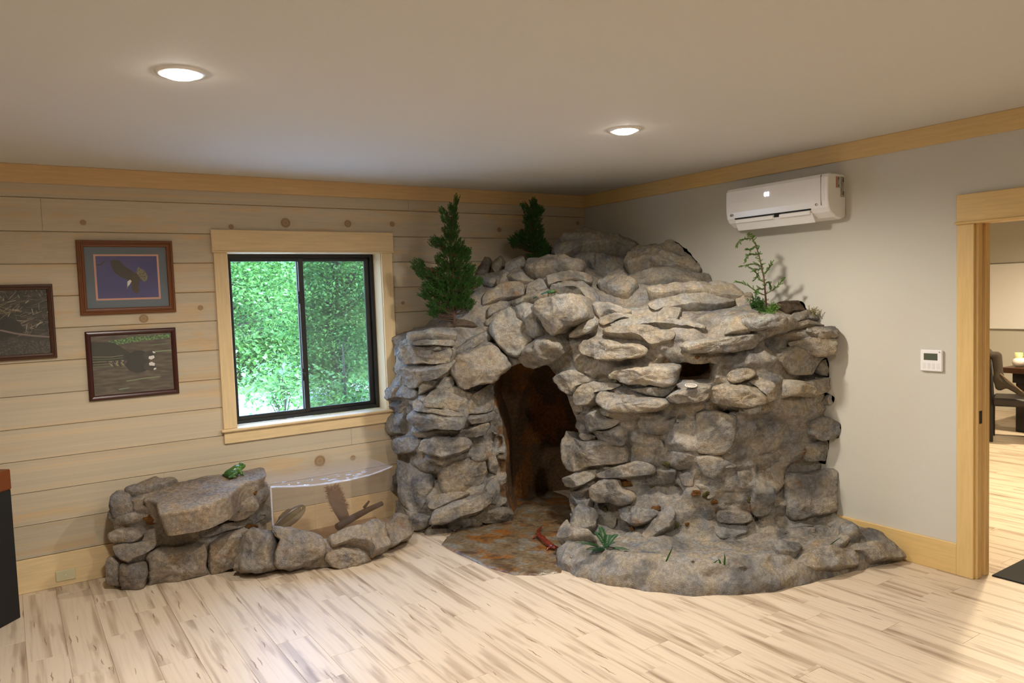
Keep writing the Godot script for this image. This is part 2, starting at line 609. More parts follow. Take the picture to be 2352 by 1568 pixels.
func poly_distance(p: Vector2, poly: Array[Vector2]) -> float:
	var best := 1e9
	var inside := false
	for i in poly.size():
		var a := poly[i]
		var b := poly[(i + 1) % poly.size()]
		best = minf(best, p.distance_squared_to(Geometry2D.get_closest_point_to_segment(p, a, b)))
		if (a.y > p.y) != (b.y > p.y) and p.x < (b.x - a.x) * (p.y - a.y) / (b.y - a.y) + a.x: inside = not inside
	return -sqrt(best) if inside else sqrt(best)

func make_grids() -> void:
	for k in GZ:
		for i in GX:
			var p := G0 + Vector2(i, k) * GS
			grid_foot.append(poly_distance(p, FOOT))
			grid_ledge.append(poly_distance(p, LEDGE))
			var s := 0.0
			var w := 0.0
			for t in TOPS:
				var q := 1.0 / pow(p.distance_squared_to(Vector2(t.x, t.y)) + 0.004, 2.2)
				s += q * t.z
				w += q
			grid_top.append(s / w)

func sample(g: PackedFloat32Array, x: float, z: float) -> float:
	var u := clampf((x - G0.x) / GS, 0.0, GX - 1.001)
	var v := clampf((z - G0.y) / GS, 0.0, GZ - 1.001)
	var i := int(u)
	var k := int(v)
	u -= i
	v -= k
	var at := i + k * GX
	return lerpf(lerpf(g[at], g[at + 1], u), lerpf(g[at + GX], g[at + GX + 1], u), v)

func cavity(p: Vector3) -> float:
	var q := p - Vector3(-0.78, 0.45, 0.80)
	var room := (Vector3(q.x / 0.60, q.y / 0.98, q.z / 0.62).length() - 1.0) * 0.6
	var r := Vector2(p.x, p.z) - DOOR_AT
	var side := r.dot(DOOR_SIDE)
	var along := r.dot(DOOR_IN)
	side += 0.035 * sin(p.y * 7.0) + 0.05 * (p.y - 0.6)
	var hw := 0.30 - 0.05 * sm(0.75, 0.25, p.y)
	var t := Vector2(side, maxf(p.y - 0.98, 0.0) * 0.95).length() - hw
	t = maxf(t, maxf(-along - 0.7, along - 0.8))
	var h := p - HOLE_AT
	var hs := h.x * 0.829 + h.z * 0.5586
	var ha := h.x * 0.5586 - h.z * 0.829
	var w := maxf(maxf(absf(hs) - 0.125 + 0.15 * (-h.y), absf(h.y) - 0.062), maxf(-ha - 0.4, ha - 0.55))
	return minf(minf(room, t), w)

func cave(p: Vector3) -> float:
	var d := sample(grid_foot, p.x, p.z)
	var n: float = N.big.get_noise_3d(p.x, p.y * 1.5, p.z) * 0.10 + N.mid.get_noise_3dv(p) * 0.05 - sm(0.55, 0.9, N.crack.get_noise_3d(p.x, p.y * 1.7, p.z)) * 0.035 + N.block.get_noise_3d(p.x, p.y * 1.7, p.z) * 0.028
	var layers: float = N.layer.get_noise_3d(p.x * 0.5, p.y * 3.0, p.z * 0.5) * 0.05
	# a little narrower in the middle of its height, spreading at the foot
	var wall := d + 0.06 + 0.03 * sm(0.15, 0.4, p.y) - 0.04 * sm(0.8, 1.05, p.y) - n - layers
	var top := p.y - sample(grid_top, p.x, p.z) - n * 0.5 - layers * 0.6
	var f := smax(wall, top, 0.10)
	var e := sample(grid_ledge, p.x, p.z)
	if e < 0.35:
		var rim := 0.165 * pow(clampf(-e / 0.13, 0.0, 1.0), 0.45) - 0.085 * sm(-0.19, -0.30, e)
		var rough: float = N.ledge.get_noise_3d(p.x, p.y * 4.0, p.z) * 0.045
		var led := maxf(p.y - rim - (n * 0.35 + rough) * sm(0.0, -0.06, e), e - n * 0.25 - rough * 0.7)
		f = smin(f, led * 0.8, 0.06)
	f = maxf(f, -cavity(p) - N.mid.get_noise_3dv(p) * 0.02)
	return maxf(f, maxf(p.x + 0.004, 0.004 - p.z))

func rock_tint(p: Vector3) -> Color:
	var a: float = N.tint.get_noise_3dv(p) * 0.5 + 0.5
	var b: float = N.tint2.get_noise_3dv(p + Vector3(7, 3, 1)) * 0.5 + 0.5
	var c := Color(0.55, 0.485, 0.40).lerp(Color(0.42, 0.388, 0.352), sm(0.42, 0.62, a))
	c = c.lerp(Color(0.66, 0.57, 0.445), sm(0.55, 0.75, b) * 0.75)
	c = c.lerp(Color(0.22, 0.205, 0.195), sm(0.45, 0.28, b) * 0.75)
	var l: float = N.lichen.get_noise_3dv(p)
	if p.y > 0.75: c = c.lerp(Color(0.62, 0.64, 0.54), sm(0.34, 0.52, l) * 0.75)
	var r: float = N.lichen.get_noise_3dv(p * 0.6 + Vector3(30, 0, 9))
	c = c.lerp(Color(0.40, 0.19, 0.07), sm(0.44, 0.62, r) * 0.55)
	return c

# the inside of the cave is coated rust brown, the outside is grey stone; the coat ends in a ragged line
func cave_tint(p: Vector3) -> Color:
	if cavity(p) < 0.06:
		var inside: bool = (Vector2(p.x, p.z) - DOOR_AT).dot(DOOR_IN) > 0.18 + 0.12 * N.mid.get_noise_3dv(p)
		var h := p - HOLE_AT
		if h.length() < 0.6: inside = h.x * 0.5586 - h.z * 0.829 > 0.28
		if inside:
			var a: float = N.tint.get_noise_3dv(p * 0.8) * 0.5 + 0.5
			return Color(0.27, 0.155, 0.08).lerp(Color(0.48, 0.20, 0.06), sm(0.50, 0.60, a))
	return rock_tint(p)

func march(f: Callable, u: float, v: float, start := 2.2, most := 9.0) -> Vector3:
	var d := look(u, v)
	var t := start
	var last := start
	for i in 160:
		var e: float = f.call(EYE + d * t)
		if e < 0.002:
			for k in 8:
				var mid := (last + t) * 0.5
				if f.call(EYE + d * mid) < 0.0: t = mid
				else: last = mid
			return EYE + d * t
		last = t
		t += maxf(e * 0.6, 0.012)
		if t > most: break
	return Vector3.INF

func slope(f: Callable, p: Vector3, e := 0.05) -> Vector3:
	return Vector3(f.call(p + Vector3(e, 0, 0)) - f.call(p - Vector3(e, 0, 0)), f.call(p + Vector3(0, e, 0)) - f.call(p - Vector3(0, e, 0)), f.call(p + Vector3(0, 0, e)) - f.call(p - Vector3(0, 0, e))).normalized()

# A stone: an outline taken from the photograph, laid on the body it is set in, given its own thickness, facets and roughness.
func stone_mesh(base: PackedVector3Array, c: Vector3, n: Vector3, T: float, seed_: int, tint: Callable, sink := 0.7) -> ArrayMesh:
	var r := RandomNumberGenerator.new()
	r.seed = seed_
	# a smooth closed curve through the corners, evenly walked
	var dense := PackedVector3Array()
	var m := base.size()
	for i in m:
		var p0 := base[(i + m - 1) % m]
		var p1 := base[i]
		var p2 := base[(i + 1) % m]
		var p3 := base[(i + 2) % m]
		for s in 12:
			var t := s / 12.0
			var q := 0.5 * ((2.0 * p1) + (p2 - p0) * t + (2.0 * p0 - 5.0 * p1 + 4.0 * p2 - p3) * t * t + (3.0 * p1 - p0 - 3.0 * p2 + p3) * t * t * t)
			dense.append(q.lerp(p1.lerp(p2, t), 0.45))
	var length := 0.0
	for i in dense.size(): length += dense[i].distance_to(dense[(i + 1) % dense.size()])
	var count := clampi(int(length / 0.018), 28, 110)
	var loop := PackedVector3Array()
	var want := 0.0
	var walked := 0.0
	for i in dense.size():
		var seg := dense[i].distance_to(dense[(i + 1) % dense.size()])
		while want <= walked + seg and loop.size() < count:
			loop.append(dense[i].lerp(dense[(i + 1) % dense.size()], (want - walked) / maxf(seg, 1e-6)))
			want += length / count
		walked += seg
	count = loop.size()
	var R := 0.0
	for q in loop: R += q.distance_to(c)
	R /= count
	var ax := n.cross(Vector3.UP if absf(n.y) < 0.8 else Vector3.FORWARD).normalized()
	var ay := ax.cross(n).normalized()
	if ay.y < 0.0 and absf(n.y) < 0.8: ay = -ay
	var cuts := []
	for k in 4:
		var th := r.randf() * TAU
		cuts.append([ax * cos(th) + ay * sin(th), r.randf_range(0.78, 1.05), r.randf_range(0.12, 0.62)])
	cuts.append([ay, r.randf_range(0.85, 1.1), r.randf_range(-0.15, 0.35)])
	var rings := [[0.88, -sink], [0.98, -0.30], [1.0, 0.0], [1.0, 0.25], [0.975, 0.47], [0.93, 0.65], [0.87, 0.78], [0.79, 0.87], [0.69, 0.93], [0.58, 0.965], [0.46, 0.985], [0.34, 0.995], [0.22, 1.0], [0.11, 1.0]]
	if R > 0.2: rings = [[0.9, -sink], [0.98, -0.30], [1.0, 0.0], [1.0, 0.25], [0.985, 0.47], [0.955, 0.66], [0.92, 0.80], [0.87, 0.88], [0.81, 0.93], [0.75, 0.955], [0.68, 0.97], [0.60, 0.98], [0.52, 0.99], [0.44, 0.995], [0.36, 1.0], [0.28, 1.0], [0.19, 1.0], [0.1, 1.0]]
	var v := PackedVector3Array()
	for g in rings:
		for q in loop:
			var flat_q: Vector3 = c + (q - c) * g[0]
			var rel: Vector3 = (flat_q - c) / maxf(R, 0.01)
			var h: float = g[1]
			if h > 0.0:
				for k in cuts:
					h = smin(h, k[1] - k[2] * rel.dot(k[0]), 0.10)
			var p: Vector3 = flat_q + n * (h * T)
			var out: Vector3 = (n * clampf(g[1], 0.0, 1.0) + (q - c).normalized() * (1.0 - clampf(g[1], 0.0, 1.0) * 0.8)).normalized()
			var rough: float = N.stone.get_noise_3dv(p + Vector3(seed_ * 0.37, 0, 0)) * minf(0.030, T * 0.24) + N.stone2.get_noise_3dv(p) * minf(0.006, T * 0.06)
			var at := p + out * rough
			v.append(Vector3(minf(at.x, -0.004), maxf(at.y, 0.0), maxf(at.z, 0.004)))
	v.append(v[v.size() - 1].lerp(c + n * T, 0.0))
	var mid := Vector3.ZERO
	for i in count: mid += v[(rings.size() - 1) * count + i]
	v[v.size() - 1] = mid / count
	var idx := PackedInt32Array()
	# does the loop run clockwise as seen against n?
	var area := Vector3.ZERO
	for i in count: area += (loop[i] - c).cross(loop[(i + 1) % count] - c)
	var ccw := area.dot(n) > 0.0
	for g in rings.size() - 1:
		for i in count:
			var a := g * count + i
			var b := g * count + (i + 1) % count
			if ccw: idx.append_array([a, b + count, b, a, a + count, b + count])
			else: idx.append_array([a, b, b + count, a, b + count, a + count])
	var last := (rings.size() - 1) * count
	for i in count:
		if ccw: idx.append_array([last + i, v.size() - 1, last + (i + 1) % count])
		else: idx.append_array([last + i, last + (i + 1) % count, v.size() - 1])
	var col := PackedColorArray()
	col.resize(v.size())
	var own := r.randf_range(0.86, 1.12)
	var warm := r.randf_range(-0.04, 0.05)
	for i in v.size():
		var k: Color = tint.call(v[i])
		col[i] = Color(k.r * own * (1 + warm), k.g * own, k.b * own * (1 - warm * 1.4))
	return smooth_mesh(v, idx, col)

# crop: [x, y, scale] of the enlarged view of the photograph in which the outline was read
func set_stone(parent: Node, called: String, f: Callable, crop: Array, pts: Array, T: float, seed_: int, m: Material, tint: Callable, sink := 1.2, lift := 0.0, plane_n := Vector3.ZERO, plane_p := Vector3.ZERO) -> Vector3:
	var px := PackedVector2Array()
	var mid := Vector2.ZERO
	for i in range(0, pts.size(), 2):
		px.append(Vector2(crop[0] + pts[i] / crop[2], crop[1] + pts[i + 1] / crop[2]))
		mid += px[px.size() - 1]
	mid /= px.size()
	var c := plane_p
	var n := plane_n
	if n == Vector3.ZERO:
		c = march(f, mid.x, mid.y)
		for k in 14:
			if c != Vector3.INF: break
			var q := mid.lerp(Vector2(1450, 930) if mid.x > 900.0 else Vector2(480, 1250), 0.02 * (k + 1))
			c = march(f, q.x, q.y)
		if c == Vector3.INF:
			print("missed ", called, " ", mid)
			return Vector3.INF
		n = slope(f, c, 0.08)
		for q in px:
			var h := march(f, mid.lerp(q, 0.7).x, mid.lerp(q, 0.7).y)
			if h != Vector3.INF and h.distance_to(c) < 0.45: n += slope(f, h, 0.06) * 0.5
		n = n.normalized()
	var back := -look(mid.x, mid.y)
	for k in 12:
		if n.dot(back) > 0.52 or plane_n != Vector3.ZERO: break
		n = (n + back * 0.12).normalized()
	c += n * (T * lift)
	var base := PackedVector3Array()
	var sum := Vector3.ZERO
	for q in px:
		var d := look(q.x, q.y)
		var p := EYE + d * ((c - EYE).dot(n) / d.dot(n))
		base.append(p)
		sum += p
	put(called, stone_mesh(base, sum / base.size(), n, T, seed_, tint, sink), m, parent)
	return sum / base.size() + n * T

# outlines of the stones, read in enlarged views of the photograph: thickness in metres, then x, y pairs
const VIEWS := {"A": [880.0, 730.0, 5.807], "B": [880.0, 980.0, 5.6], "C": [1260.0, 700.0, 6.03], "D": [1600.0, 680.0, 5.6], "E": [1270.0, 930.0, 4.751], "G": [1600.0, 930.0, 4.753], "H": [1040.0, 520.0, 5.345], "I": [1270.0, 1180.0, 2.868], "K": [880.0, 440.0, 3.733], "L": [200.0, 1000.0, 3.095], "Q": [1240.0, 500.0, 3.267], "P": [0.0, 0.0, 1.0]}
const STONES := [
	# left pillar
	["A", 0.06, [330, 240, 560, 235, 760, 180, 960, 190, 960, 265, 700, 280, 430, 300, 330, 290]],
	["A", 0.06, [400, 325, 560, 290, 940, 295, 950, 380, 700, 370, 420, 365]],
	["A", 0.11, [250, 380, 420, 360, 760, 365, 915, 410, 890, 590, 640, 605, 330, 610, 220, 560, 205, 510]],
	["A", 0.10, [240, 650, 330, 630, 560, 640, 885, 630, 880, 700, 770, 770, 600, 800, 490, 900, 230, 885, 250, 740]],
	["A", 0.11, [100, 940, 200, 900, 290, 930, 250, 1060, 130, 1080, 95, 1020]],
	["A", 0.10, [260, 980, 340, 900, 470, 935, 490, 1040, 430, 1090, 260, 1060]],
	["A", 0.08, [500, 1000, 540, 860, 640, 820, 740, 840, 690, 930, 510, 1030]],
	["A", 0.07, [740, 830, 900, 750, 935, 880, 690, 930]],
	["A", 0.09, [140, 1110, 400, 1090, 390, 1200, 200, 1260, 150, 1200]],
	["A", 0.08, [560, 1060, 700, 940, 930, 890, 1060, 960, 1200, 1010, 1440, 870, 1490, 990, 1480, 1150, 1460, 1240, 1100, 1290, 860, 1220, 560, 1180]],
	["A", 0.07, [410, 1120, 500, 1090, 560, 1180, 700, 1200, 1080, 1290, 1000, 1330, 560, 1250, 400, 1230]],
	["A", 0.10, [360, 1270, 420, 1230, 620, 1260, 900, 1300, 1080, 1350, 1110, 1410, 1080, 1450, 800, 1430, 560, 1450, 400, 1370, 350, 1310]],
	["A", 0.07, [1110, 1310, 1460, 1240, 1440, 1330, 1130, 1400]],
	["A", 0.09, [110, 1300, 240, 1270, 350, 1250, 340, 1380, 290, 1460, 300, 1560, 110, 1560]],
	["A", 0.07, [390, 1480, 560, 1460, 780, 1450, 1080, 1470, 1400, 1400, 1400, 1480, 1330, 1560, 700, 1570, 400, 1560]],
	["B", 0.10, [520, 180, 650, 150, 960, 130, 1110, 160, 1140, 270, 1020, 330, 800, 400, 640, 370, 500, 320, 450, 300]],
	["B", 0.07, [130, 180, 260, 120, 480, 130, 500, 220, 400, 330, 200, 350, 140, 270]],
	["B", 0.09, [200, 440, 400, 470, 620, 480, 650, 800, 600, 960, 480, 1120, 370, 1080, 250, 960, 210, 700]],
	["B", 0.09, [720, 560, 860, 430, 1060, 370, 1250, 330, 1300, 420, 1330, 560, 1280, 700, 1060, 830, 760, 830, 710, 700]],
	["B", 0.07, [650, 890, 900, 850, 1120, 850, 1080, 900, 850, 1010, 650, 1080, 580, 1020]],
	["B", 0.09, [650, 1090, 900, 980, 1180, 880, 1340, 830, 1400, 960, 1260, 1050, 1000, 1140, 780, 1230, 600, 1240]],
	["B", 0.08, [530, 1340, 600, 1290, 820, 1300, 900, 1350, 830, 1420, 720, 1450, 560, 1440, 520, 1400]],
	["B", 0.08, [1130, 1130, 1320, 1040, 1480, 1000, 1640, 1050, 1680, 1110, 1620, 1180, 1380, 1210, 1060, 1170]],
	["B", 0.07, [1320, 350, 1400, 250, 1440, 420, 1440, 600, 1340, 560]],
	["B", 0.07, [1290, 760, 1440, 640, 1470, 880, 1450, 1000, 1340, 980, 1290, 850]],
	["B", 0.06, [180, 950, 260, 1000, 480, 1130, 560, 1180, 540, 1300, 400, 1320, 200, 1180]],
	# arch
	["A", 0.10, [900, 520, 960, 400, 1180, 260, 1340, 180, 1450, 250, 1400, 310, 1150, 420, 950, 560]],
	["A", 0.22, [920, 540, 1200, 400, 1420, 320, 1500, 370, 1600, 480, 1690, 600, 1560, 720, 1440, 830, 1240, 860, 1080, 945, 960, 890, 900, 680]],
	["K", 0.17, [935, 1180, 1010, 1090, 1110, 1020, 1200, 1110, 1290, 1230, 1310, 1280, 1240, 1350, 1180, 1420, 1080, 1400, 980, 1310]],
	["K", 0.14, [1150, 1020, 1300, 970, 1360, 1040, 1410, 1170, 1420, 1210, 1320, 1270, 1230, 1160]],
	["K", 0.20, [1310, 990, 1480, 900, 1650, 880, 1740, 980, 1760, 1080, 1680, 1140, 1600, 1170, 1500, 1230, 1420, 1190, 1370, 1090]],
	["K", 0.18, [1200, 1400, 1290, 1280, 1400, 1210, 1500, 1220, 1570, 1280, 1600, 1360, 1480, 1440, 1330, 1500, 1240, 1480]],
	["H", 0.10, [1180, 790, 1380, 715, 1560, 745, 1760, 850, 1800, 960, 1680, 1010, 1620, 920, 1480, 830, 1300, 830]],
	["H", 0.08, [730, 1000, 900, 900, 1180, 800, 1290, 830, 1120, 920, 940, 960, 800, 1020]],
	["H", 0.07, [400, 1180, 560, 1090, 740, 990, 790, 1030, 600, 1130, 420, 1240]],
	["H", 0.08, [420, 1040, 540, 960, 700, 940, 700, 1000, 560, 1080, 430, 1130]],
	["H", 0.10, [350, 960, 390, 860, 500, 800, 640, 740, 880, 740, 910, 850, 800, 890, 560, 940, 380, 1000]],
	["H", 0.09, [650, 700, 720, 620, 850, 570, 1000, 570, 1060, 650, 960, 710, 800, 730]],
	["H", 0.07, [920, 840, 950, 720, 1100, 660, 1180, 760, 1050, 850, 930, 880]],
	["H", 0.11, [880, 500, 940, 450, 1150, 440, 1400, 430, 1530, 450, 1640, 500, 1560, 560, 1200, 600, 1040, 620, 900, 560]],
	["H", 0.08, [1150, 640, 1300, 600, 1560, 590, 1720, 640, 1700, 720, 1500, 700, 1300, 710, 1170, 740]],
	["H", 0.07, [560, 690, 620, 620, 700, 600, 720, 640, 660, 720, 560, 760]],
	["H", 0.10, [1790, 740, 1900, 640, 2000, 560, 2060, 570, 2150, 680, 2280, 760, 2160, 860, 2000, 850, 1840, 800]],
	["H", 0.07, [1710, 1010, 1780, 970, 1960, 1000, 2200, 1060, 2100, 1110, 1900, 1080, 1800, 1120]],
	# small dark stones against the plank wall, and the summit
	["H", 0.09, [320, 560, 390, 440, 480, 430, 470, 540, 400, 620, 320, 630]],
	["H", 0.09, [480, 560, 520, 430, 640, 420, 620, 560, 560, 610]],
	["H", 0.09, [640, 560, 680, 440, 880, 420, 890, 500, 800, 570, 700, 590]],
	["H", 0.08, [370, 720, 480, 650, 620, 640, 540, 740, 420, 760]],
	["H", 0.08, [1360, 130, 1600, 70, 1760, 70, 1900, 110, 1880, 150, 1600, 160, 1420, 160]],
	["H", 0.14, [1220, 260, 1340, 160, 1700, 150, 2000, 170, 2180, 190, 2280, 290, 2160, 330, 1900, 320, 1600, 330, 1400, 380, 1250, 390]],
	["H", 0.08, [1450, 360, 1640, 310, 1740, 350, 1740, 540, 1640, 480, 1500, 430]],
	["Q", 0.14, [640, 370, 700, 280, 860, 260, 960, 250, 1060, 240, 1160, 270, 1195, 330, 1190, 400, 1000, 400, 800, 390, 680, 420]],
	["Q", 0.10, [640, 440, 800, 420, 1000, 410, 1190, 410, 1210, 510, 1000, 510, 820, 510, 720, 500]],
	["Q", 0.07, [800, 540, 1000, 525, 1400, 515, 1520, 560, 1500, 600, 1200, 590, 900, 600, 820, 580]],
	["Q", 0.07, [820, 640, 1000, 610, 1300, 600, 1500, 600, 1460, 650, 1340, 680, 1000, 680, 840, 690]],
	["Q", 0.08, [1460, 620, 1540, 590, 1600, 600, 1600, 690, 1500, 700]],
	# upper courses right of the arch
	["C", 0.09, [720, 200, 930, 150, 1200, 160, 1490, 150, 1500, 210, 1200, 210, 940, 230, 850, 270, 770, 300, 720, 260]],
	["C", 0.06, [1500, 140, 1620, 90, 1840, 80, 1810, 180, 1780, 220, 1560, 220, 1500, 200]],
	["C", 0.10, [820, 280, 1000, 220, 1300, 215, 1700, 260, 2000, 280, 2160, 330, 2150, 380, 1950, 335, 1500, 335, 1200, 350, 950, 350]],
	["C", 0.12, [800, 400, 1000, 360, 1400, 350, 1760, 380, 1750, 480, 1600, 540, 1500, 590, 1440, 600, 1340, 510, 1150, 490, 950, 480, 810, 460]],
	["C", 0.14, [430, 580, 520, 480, 760, 480, 1000, 530, 1240, 530, 1380, 600, 1360, 690, 1200, 740, 900, 760, 700, 750, 560, 700, 470, 640]],
	["C", 0.09, [290, 420, 400, 330, 520, 220, 640, 180, 700, 250, 700, 290, 600, 370, 440, 440, 310, 460]],
	["C", 0.13, [160, 1030, 180, 940, 300, 900, 420, 870, 470, 930, 640, 1040, 480, 1110, 430, 1180, 360, 1250, 260, 1180]],
	["C", 0.14, [860, 940, 940, 870, 1100, 840, 1400, 810, 1700, 810, 1820, 850, 1820, 1050, 1680, 1100, 1400, 1090, 1050, 1050, 870, 1000]],
	["C", 0.10, [360, 1270, 470, 1130, 640, 1070, 900, 1070, 1040, 1100, 900, 1170, 700, 1190, 680, 1280, 580, 1380, 420, 1390]],
	["C", 0.09, [1150, 1170, 1400, 1140, 1640, 1120, 1820, 1080, 1720, 1190, 1600, 1270, 1350, 1240]],
	["C", 0.14, [690, 1240, 740, 1190, 1000, 1230, 1300, 1270, 1600, 1300, 1690, 1360, 1600, 1440, 1300, 1490, 1000, 1500, 800, 1440, 680, 1340]],
	["P", 0.12, [1530, 914, 1548, 900, 1575, 890, 1610, 884, 1636, 886, 1630, 905, 1615, 918, 1580, 922, 1545, 921]],
	["D", 0.14, [-230, 640, -150, 590, 0, 560, 250, 530, 480, 500, 700, 480, 900, 470, 800, 610, 700, 680, 400, 710, 150, 720, -60, 720, -180, 690]],
	["D", 0.11, [820, 480, 1000, 460, 1210, 430, 1450, 420, 1780, 420, 1800, 500, 1500, 520, 1200, 550, 950, 590, 830, 600]],
	["D", 0.06, [1180, 400, 1400, 350, 1560, 360, 1640, 390, 1400, 420, 1210, 430]],
	["D", 0.11, [620, 300, 800, 260, 1100, 260, 1150, 380, 1100, 430, 850, 440, 700, 440, 640, 380]],
	["D", 0.08, [1160, 290, 1300, 240, 1500, 240, 1560, 300, 1560, 350, 1350, 350, 1170, 390]],
	["D", 0.06, [500, 280, 600, 260, 720, 370, 680, 470, 500, 480, 350, 500, 400, 400]],
	["D", 0.06, [1180, 590, 1450, 530, 1780, 540, 1780, 740, 1550, 780, 1300, 700, 1180, 640]],
	["D", 0.06, [1020, 740, 1300, 640, 1550, 780, 1700, 760, 1560, 820, 1500, 900, 1450, 1000, 1200, 1000, 1060, 850]],
	["D", 0.07, [1560, 830, 1700, 790, 1760, 860, 1720, 980, 1640, 1020, 1540, 1000]],
	["D", 0.10, [360, 1060, 420, 960, 560, 910, 700, 920, 760, 980, 680, 1060, 500, 1090]],
	["D", 0.17, [120, 1260, 190, 1160, 420, 1110, 650, 1110, 800, 1170, 900, 1240, 880, 1320, 650, 1370, 400, 1390, 200, 1360]],
	["D", 0.13, [680, 1100, 850, 1050, 1000, 1080, 1010, 1200, 1000, 1310, 890, 1330, 880, 1230, 780, 1150]],
	["D", 0.14, [1010, 1090, 1300, 1110, 1470, 1070, 1700, 1060, 1690, 1160, 1560, 1270, 1420, 1290, 1200, 1290, 1010, 1310]],
	["D", 0.07, [600, 1450, 680, 1390, 800, 1390, 800, 1450, 680, 1520]],
	["D", 0.06, [1650, 1300, 1720, 1210, 1730, 1300, 1740, 1360, 1690, 1400]],
	# right jamb of the doorway and the lower face
	["E", 0.14, [235, 200, 300, 100, 380, 60, 470, 10, 600, 90, 780, 110, 740, 180, 560, 210, 400, 240, 260, 260]],
	["E", 0.11, [420, 260, 600, 230, 760, 210, 840, 260, 860, 340, 820, 400, 560, 380, 480, 300]],
	["E", 0.07, [290, 320, 340, 290, 460, 310, 550, 380, 400, 390]],
	["E", 0.16, [140, 430, 210, 280, 300, 350, 420, 400, 600, 390, 800, 430, 850, 520, 840, 620, 600, 660, 450, 690, 240, 745, 190, 640, 165, 540]],
	["E", 0.11, [150, 790, 230, 750, 480, 700, 490, 780, 400, 850, 250, 900, 160, 870]],
	["E", 0.07, [200, 960, 260, 920, 400, 860, 440, 1000, 350, 1030]],
	["E", 0.11, [190, 1010, 300, 1000, 440, 1080, 450, 1170, 360, 1190, 250, 1130]],
	["E", 0.11, [180, 1250, 250, 1160, 400, 1200, 480, 1260, 440, 1360, 260, 1420, 180, 1340]],
	["E", 0.08, [80, 1360, 180, 1290, 200, 1400, 420, 1400, 460, 1460, 300, 1500, 60, 1480]],
	["E", 0.11, [420, 870, 560, 800, 720, 790, 760, 870, 900, 950, 920, 1040, 700, 1070, 450, 1010]],
	["E", 0.07, [480, 760, 640, 690, 830, 640, 960, 600, 1110, 660, 1100, 760, 900, 790, 560, 800]],
	["E", 0.09, [720, 1110, 900, 1090, 1100, 1140, 1160, 1190, 1060, 1300, 900, 1310, 780, 1240]],
	["E", 0.08, [1180, 1190, 1300, 1130, 1360, 1200, 1300, 1350, 1050, 1480, 960, 1450, 1080, 1320]],
	["E", 0.06, [500, 1150, 640, 1090, 720, 1200, 680, 1350, 560, 1370, 500, 1270]],
	["E", 0.06, [860, 430, 900, 330, 1160, 340, 1230, 460, 1200, 600, 1100, 640, 900, 560]],
	["G", 0.10, [1230, 280, 1240, 180, 1400, 130, 1510, 150, 1530, 230, 1510, 310, 1300, 360, 1250, 340]],
	["G", 0.06, [1180, 420, 1350, 370, 1500, 350, 1500, 620, 1300, 600, 1150, 600]],
	["G", 0.10, [960, 760, 1250, 725, 1495, 690, 1500, 1080, 1450, 1170, 1250, 1210, 1050, 1260, 960, 1200, 940, 1000]],
	["G", 0.06, [0, 560, 200, 540, 380, 640, 420, 760, 250, 840, 60, 760]],
	["G", 0.06, [440, 220, 700, 120, 1000, 120, 1100, 250, 1080, 390, 900, 400, 880, 470, 700, 520, 500, 480]],
	["G", 0.05, [210, 1300, 500, 1290, 560, 1400, 300, 1480, 200, 1420]],
	["G", 0.055, [0, 100, 200, 60, 420, 110, 440, 230, 400, 440, 300, 530, 120, 540, 0, 500]],
	["G", 0.05, [440, 500, 700, 530, 880, 480, 960, 560, 900, 640, 700, 690, 480, 680, 400, 600]],
	["G", 0.045, [640, 760, 760, 740, 850, 760, 820, 860, 690, 870]],
	["G", 0.05, [430, 720, 630, 720, 630, 880, 480, 920, 400, 850]],
	["G", 0.05, [620, 900, 820, 890, 850, 1000, 780, 1180, 620, 1200, 590, 1050]],
	["G", 0.055, [-20, 860, 190, 860, 240, 940, 150, 1000, -20, 960]],
	["G", 0.05, [210, 940, 470, 920, 580, 1000, 550, 1120, 300, 1110, 220, 1040]],
	["G", 0.055, [0, 1020, 180, 1060, 210, 1190, 120, 1250, -60, 1180]],
	["G", 0.05, [230, 1150, 550, 1150, 620, 1240, 500, 1280, 240, 1275]],
	["G", 0.055, [650, 1250, 900, 1220, 1100, 1290, 1280, 1330, 1000, 1380, 700, 1340]],
	["E", 0.055, [1250, 490, 1480, 510, 1580, 570, 1510, 670, 1370, 680, 1260, 600]],
	["E", 0.045, [1130, 690, 1340, 700, 1330, 820, 1180, 850, 1110, 770]],
	["E", 0.055, [1120, 870, 1330, 870, 1470, 940, 1400, 1020, 1150, 980]],
	["E", 0.05, [1390, 760, 1530, 710, 1540, 870, 1440, 880]],
	["E", 0.05, [980, 70, 1200, 150, 1340, 130, 1320, 290, 1180, 320, 980, 290, 920, 200]],
	# planter rim
	["I", 0.09, [1640, 270, 1780, 230, 1960, 240, 2020, 270, 2000, 340, 1880, 370, 1700, 380, 1600, 330]],
	["I", 0.09, [1910, 230, 2080, 190, 2240, 210, 2310, 290, 2180, 310, 2080, 330, 2030, 260]],
	["I", 0.07, [1850, 190, 1880, 150, 1930, 160, 1940, 210, 1880, 230]],
	["I", 0.08, [1890, 120, 1940, 85, 2000, 100, 2020, 150, 1960, 170, 1900, 150]],
	["I", 0.06, [1450, 230, 1560, 190, 1640, 220, 1600, 270, 1480, 280]],
]
# rust and olive moss in the joints: x, y, half width, half height in pixels, 1 = olive
const MOSSES := [[1438, 1110, 16, 9, 0], [1495, 1118, 9, 5, 1], [1598, 1132, 12, 8, 0], [1624, 1136, 11, 11, 1], [1640, 1152, 8, 5, 0], [1725, 1147, 12, 8, 1], [1508, 1167, 12, 7, 0], [1390, 1168, 6, 9, 1], [1550, 1205, 9, 12, 1], [1578, 1203, 6, 5, 0], [1648, 1175, 5, 6, 0], [1452, 1215, 6, 7, 0], [1529, 1064, 9, 5, 1], [1902, 979, 5, 5, 0], [1602, 820, 6, 4, 0], [1300, 566, 11, 8, 0]]

